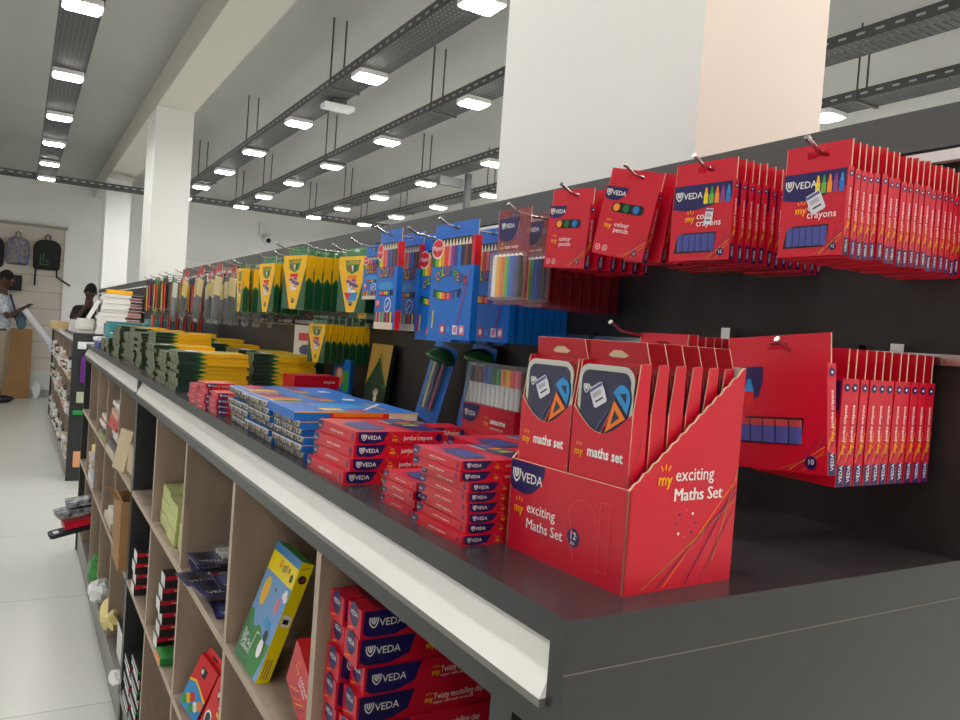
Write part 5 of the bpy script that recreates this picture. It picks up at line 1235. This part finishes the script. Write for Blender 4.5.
def person(name_label, loc, rz, pose, shirt, trous, hs=1.0):
    t = thing('person', name_label, 'person', loc, (0, 0, rz))
    pts = [(0, 0, .98), (0, 0, 1.12), (0, .01, 1.32), (0, 0, 1.47), (0, .0, 1.54), (0, -.01, 1.60)]
    edges = [(0, 1), (1, 2), (2, 3), (3, 4), (4, 5)]; rad = [(.15, .11), (.13, .10), (.155, .11), (.08, .07), (.052, .052), (.058, .058)]
    def limb(start, P, Rr):
        k = start
        for p, r in zip(P, Rr): pts.append(p); rad.append(r); edges.append((k, len(pts)-1)); k = len(pts)-1
        return k
    for s in (-1, 1):
        limb(0, [(s*.09, 0, .90), (s*.10, -.02+pose.get('knee', 0)*(s > 0), .50), (s*.10, .02, .10), (s*.10, .0, .045), (s*.105, -.13, .03)], [.085, .058, .04, .035, .03])
        el, wr = pose['arm'][0 if s < 0 else 1]
        k = limb(2, [(s*.17, 0, 1.44), el, wr], [.055, .042, .027])
        dr = Vector(wr)-Vector(el); hand(pts, edges, rad, k, dr, (0, 0, 1), 1 if s < 0 else -1)
    skin_mesh('body', pts, edges, rad, SKIN, t)
    # head with face
    hz = 1.70; tilt = pose.get('head', 0); hx = pose.get('hx', 0)
    mb = MB(); mb.M = Matrix.Translation((0, -.02, hz)) @ Matrix.Rotation(R(tilt), 4, 'X') @ Matrix.Rotation(R(hx), 4, 'Z')
    V = []; nu, nv = 18, 14
    for j in range(nv+1):
        a = PI*j/nv; z = .125*math.cos(a); rr_ = math.sin(a)
        for i in range(nu):
            b = 2*PI*i/nu; jaw = 1-.28*max(0, -z/.125)
            x = .078*rr_*math.cos(b)*jaw; y = .098*rr_*math.sin(b)*(jaw if math.sin(b) > 0 else 1-.08*max(0, -z/.125))
            V.append((x, y, z))
    mb.add(V, [(j*nu+i, (j+1)*nu+i, (j+1)*nu+(i+1) % nu, j*nu+(i+1) % nu) for j in range(nv) for i in range(nu)], SKIN, True)
    mb.ball((0, -.102, -.012), .015, .020, .022, SKIN); mb.ball((0, -.097, .012), .008, .012, .03, SKIN)
    for s in (-1, 1): mb.ball((s*.080, .005, -.005), .010, .020, .032, SKIN); 
    mb.ball((0, -.088, -.055), .026, .012, .009, mat('lip', (120, 66, 60), .5))
    mb.cyl((0, .01, -.08), (0, .02, -.20), .05, SKIN, 12)
    head = mb.build('head', t)
    mb2 = MB(); mb2.M = mb.M
    for s in (-1, 1): mb2.ball((s*.031, -.085, .008), .013, .009, .008, WHITE); mb2.ball((s*.031, -.092, .008), .006, .004, .006, BLACK)
    mb2.build('eye', head, 'white of the eyes with dark pupils'); 
    mb3 = MB(); mb3.M = mb.M; nv = 8; V = []
    for j in range(nv+1):
        a = PI*.5*j/nv*1.08
        for i in range(nu):
            b = 2*PI*i/nu; k = 1.06
            V.append((.079*k*math.sin(a)*math.cos(b), .004+.098*k*math.sin(a)*math.sin(b), .127*math.cos(a)*1.03+(.012 if math.sin(b) < 0 else -.03*math.sin(b))*(j/nv)+.004))
    mb3.add(V, [(j*nu+i, (j+1)*nu+i, (j+1)*nu+(i+1) % nu, j*nu+(i+1) % nu) for j in range(nv) for i in range(nu)], HAIR, True); mb3.build('hair', head)
    # clothes
    a0, a1 = pose['arm']
    P = [(0, 0, .91), (0, 0, 1.12), (0, .01, 1.32), (0, 0, 1.46)]; E = [(0, 1), (1, 2), (2, 3)]; Q = [(.175, .135), (.155, .125), (.178, .13), (.09, .08)]
    for s, (el, wr) in ((-1, a0), (1, a1)):
        k = len(P); mid = tuple(Vector(el)*.85+Vector((s*.17, 0, 1.44))*.15); P += [(s*.175, 0, 1.435), mid]; Q += [.075, .062]; E += [(2, k), (k, k+1)]
    skin_mesh('shirt', P, E, Q, shirt, t)
    P = [(0, 0, 1.07), (0, 0, .95)]; E = [(0, 1)]; Q = [(.165, .128), (.168, .128)]
    for s in (-1, 1):
        k = len(P); P += [(s*.09, 0, .84), (s*.10, -.02, .50), (s*.10, .02, .11)]; Q += [.10, .078, .066]; E += [(1, k), (k, k+1), (k+1, k+2)]
    skin_mesh('trousers', P, E, Q, trous, t)
    for s in (-1, 1):
        mb = MB(); mb.ball((s*.10, -.05, .045), .05, .14, .045, BLACK); o = mb.build('shoe', t)
    t.scale = (hs, hs, hs)
    return t
SHIRT = mat('white_patterned_shirt', (222, 226, 230), .7, rgb2=(140, 150, 170), nscale=26); BEI = mat('beige_trousers', (166, 150, 128), .8)
p1 = person('standing man in white patterned shirt and beige trousers holding a white roll', (-.22, 13.35, 0), R(82), dict(arm=[((-.23, -.10, 1.18), (-.12, -.24, 1.30)), ((.23, -.10, 1.18), (.10, -.26, 1.32))], head=10, hx=0), SHIRT, BEI, 1.06)
mb = MB(); mb.tube([(-.06, -.085, 1.50), (-.03, -.15, 1.30), (.0, -.165, 1.14)], .008, NAVY); mb.tube([(.06, -.085, 1.50), (.03, -.15, 1.30), (.0, -.165, 1.14)], .008, NAVY); mb.build('lanyard', p1)
t = thing('paper_roll', 'long white roll held by the standing man towards the far shelves', 'roll', (.02, 13.30, 1.43))
mb = MB(); mb.cyl((0, -.04, .0), (.42, -.06, -.56), .045, mat('white_roll', (236, 236, 244), .5), 14); mb.build('roll_tube', t); mb = MB(); mb.cyl((.38, -.12, -.60), (.52, -.10, -.58), .07, mat('white_roll', (236, 236, 244)), 12); mb.build('roll_end', t)
crumple('blue_cloth', 'grey blue cloth hanging from the standing man\'s hands', 'cloth', .03, 13.36, 1.08, .07, .06, .13, mat('grey_blue_cloth', (90, 120, 140), .8), 9)
p2 = person('seated looking man in black shirt behind the far book stacks, hand at his face', (.86, 12.62, 0), R(20), dict(arm=[((-.26, -.10, 1.24), (-.10, -.16, 1.52)), ((.25, -.06, 1.16), (.2, -.26, 1.05))], head=14, hx=-20), mat('black_shirt', (28, 28, 30), .7), mat('dark_trousers', (40, 42, 52), .8), 1.0)
p2['label'] = 'man in black shirt behind the far book stacks, hand raised to his face'

# ---------------------------------------------------------------- view
SC.view_settings.view_transform = 'Standard'; SC.view_settings.look = 'None'; SC.view_settings.gamma = 1; SC.view_settings.use_curve_mapping = False
SC.view_settings.exposure = 1.42
w = bpy.data.worlds.new('world'); SC.world = w; w.use_nodes = True; w.node_tree.nodes['Background'].inputs[0].default_value = (.8, .82, .85, 1); w.node_tree.nodes['Background'].inputs[1].default_value = .3
for o in bpy.data.objects:
    if 'used' in o: del o['used']
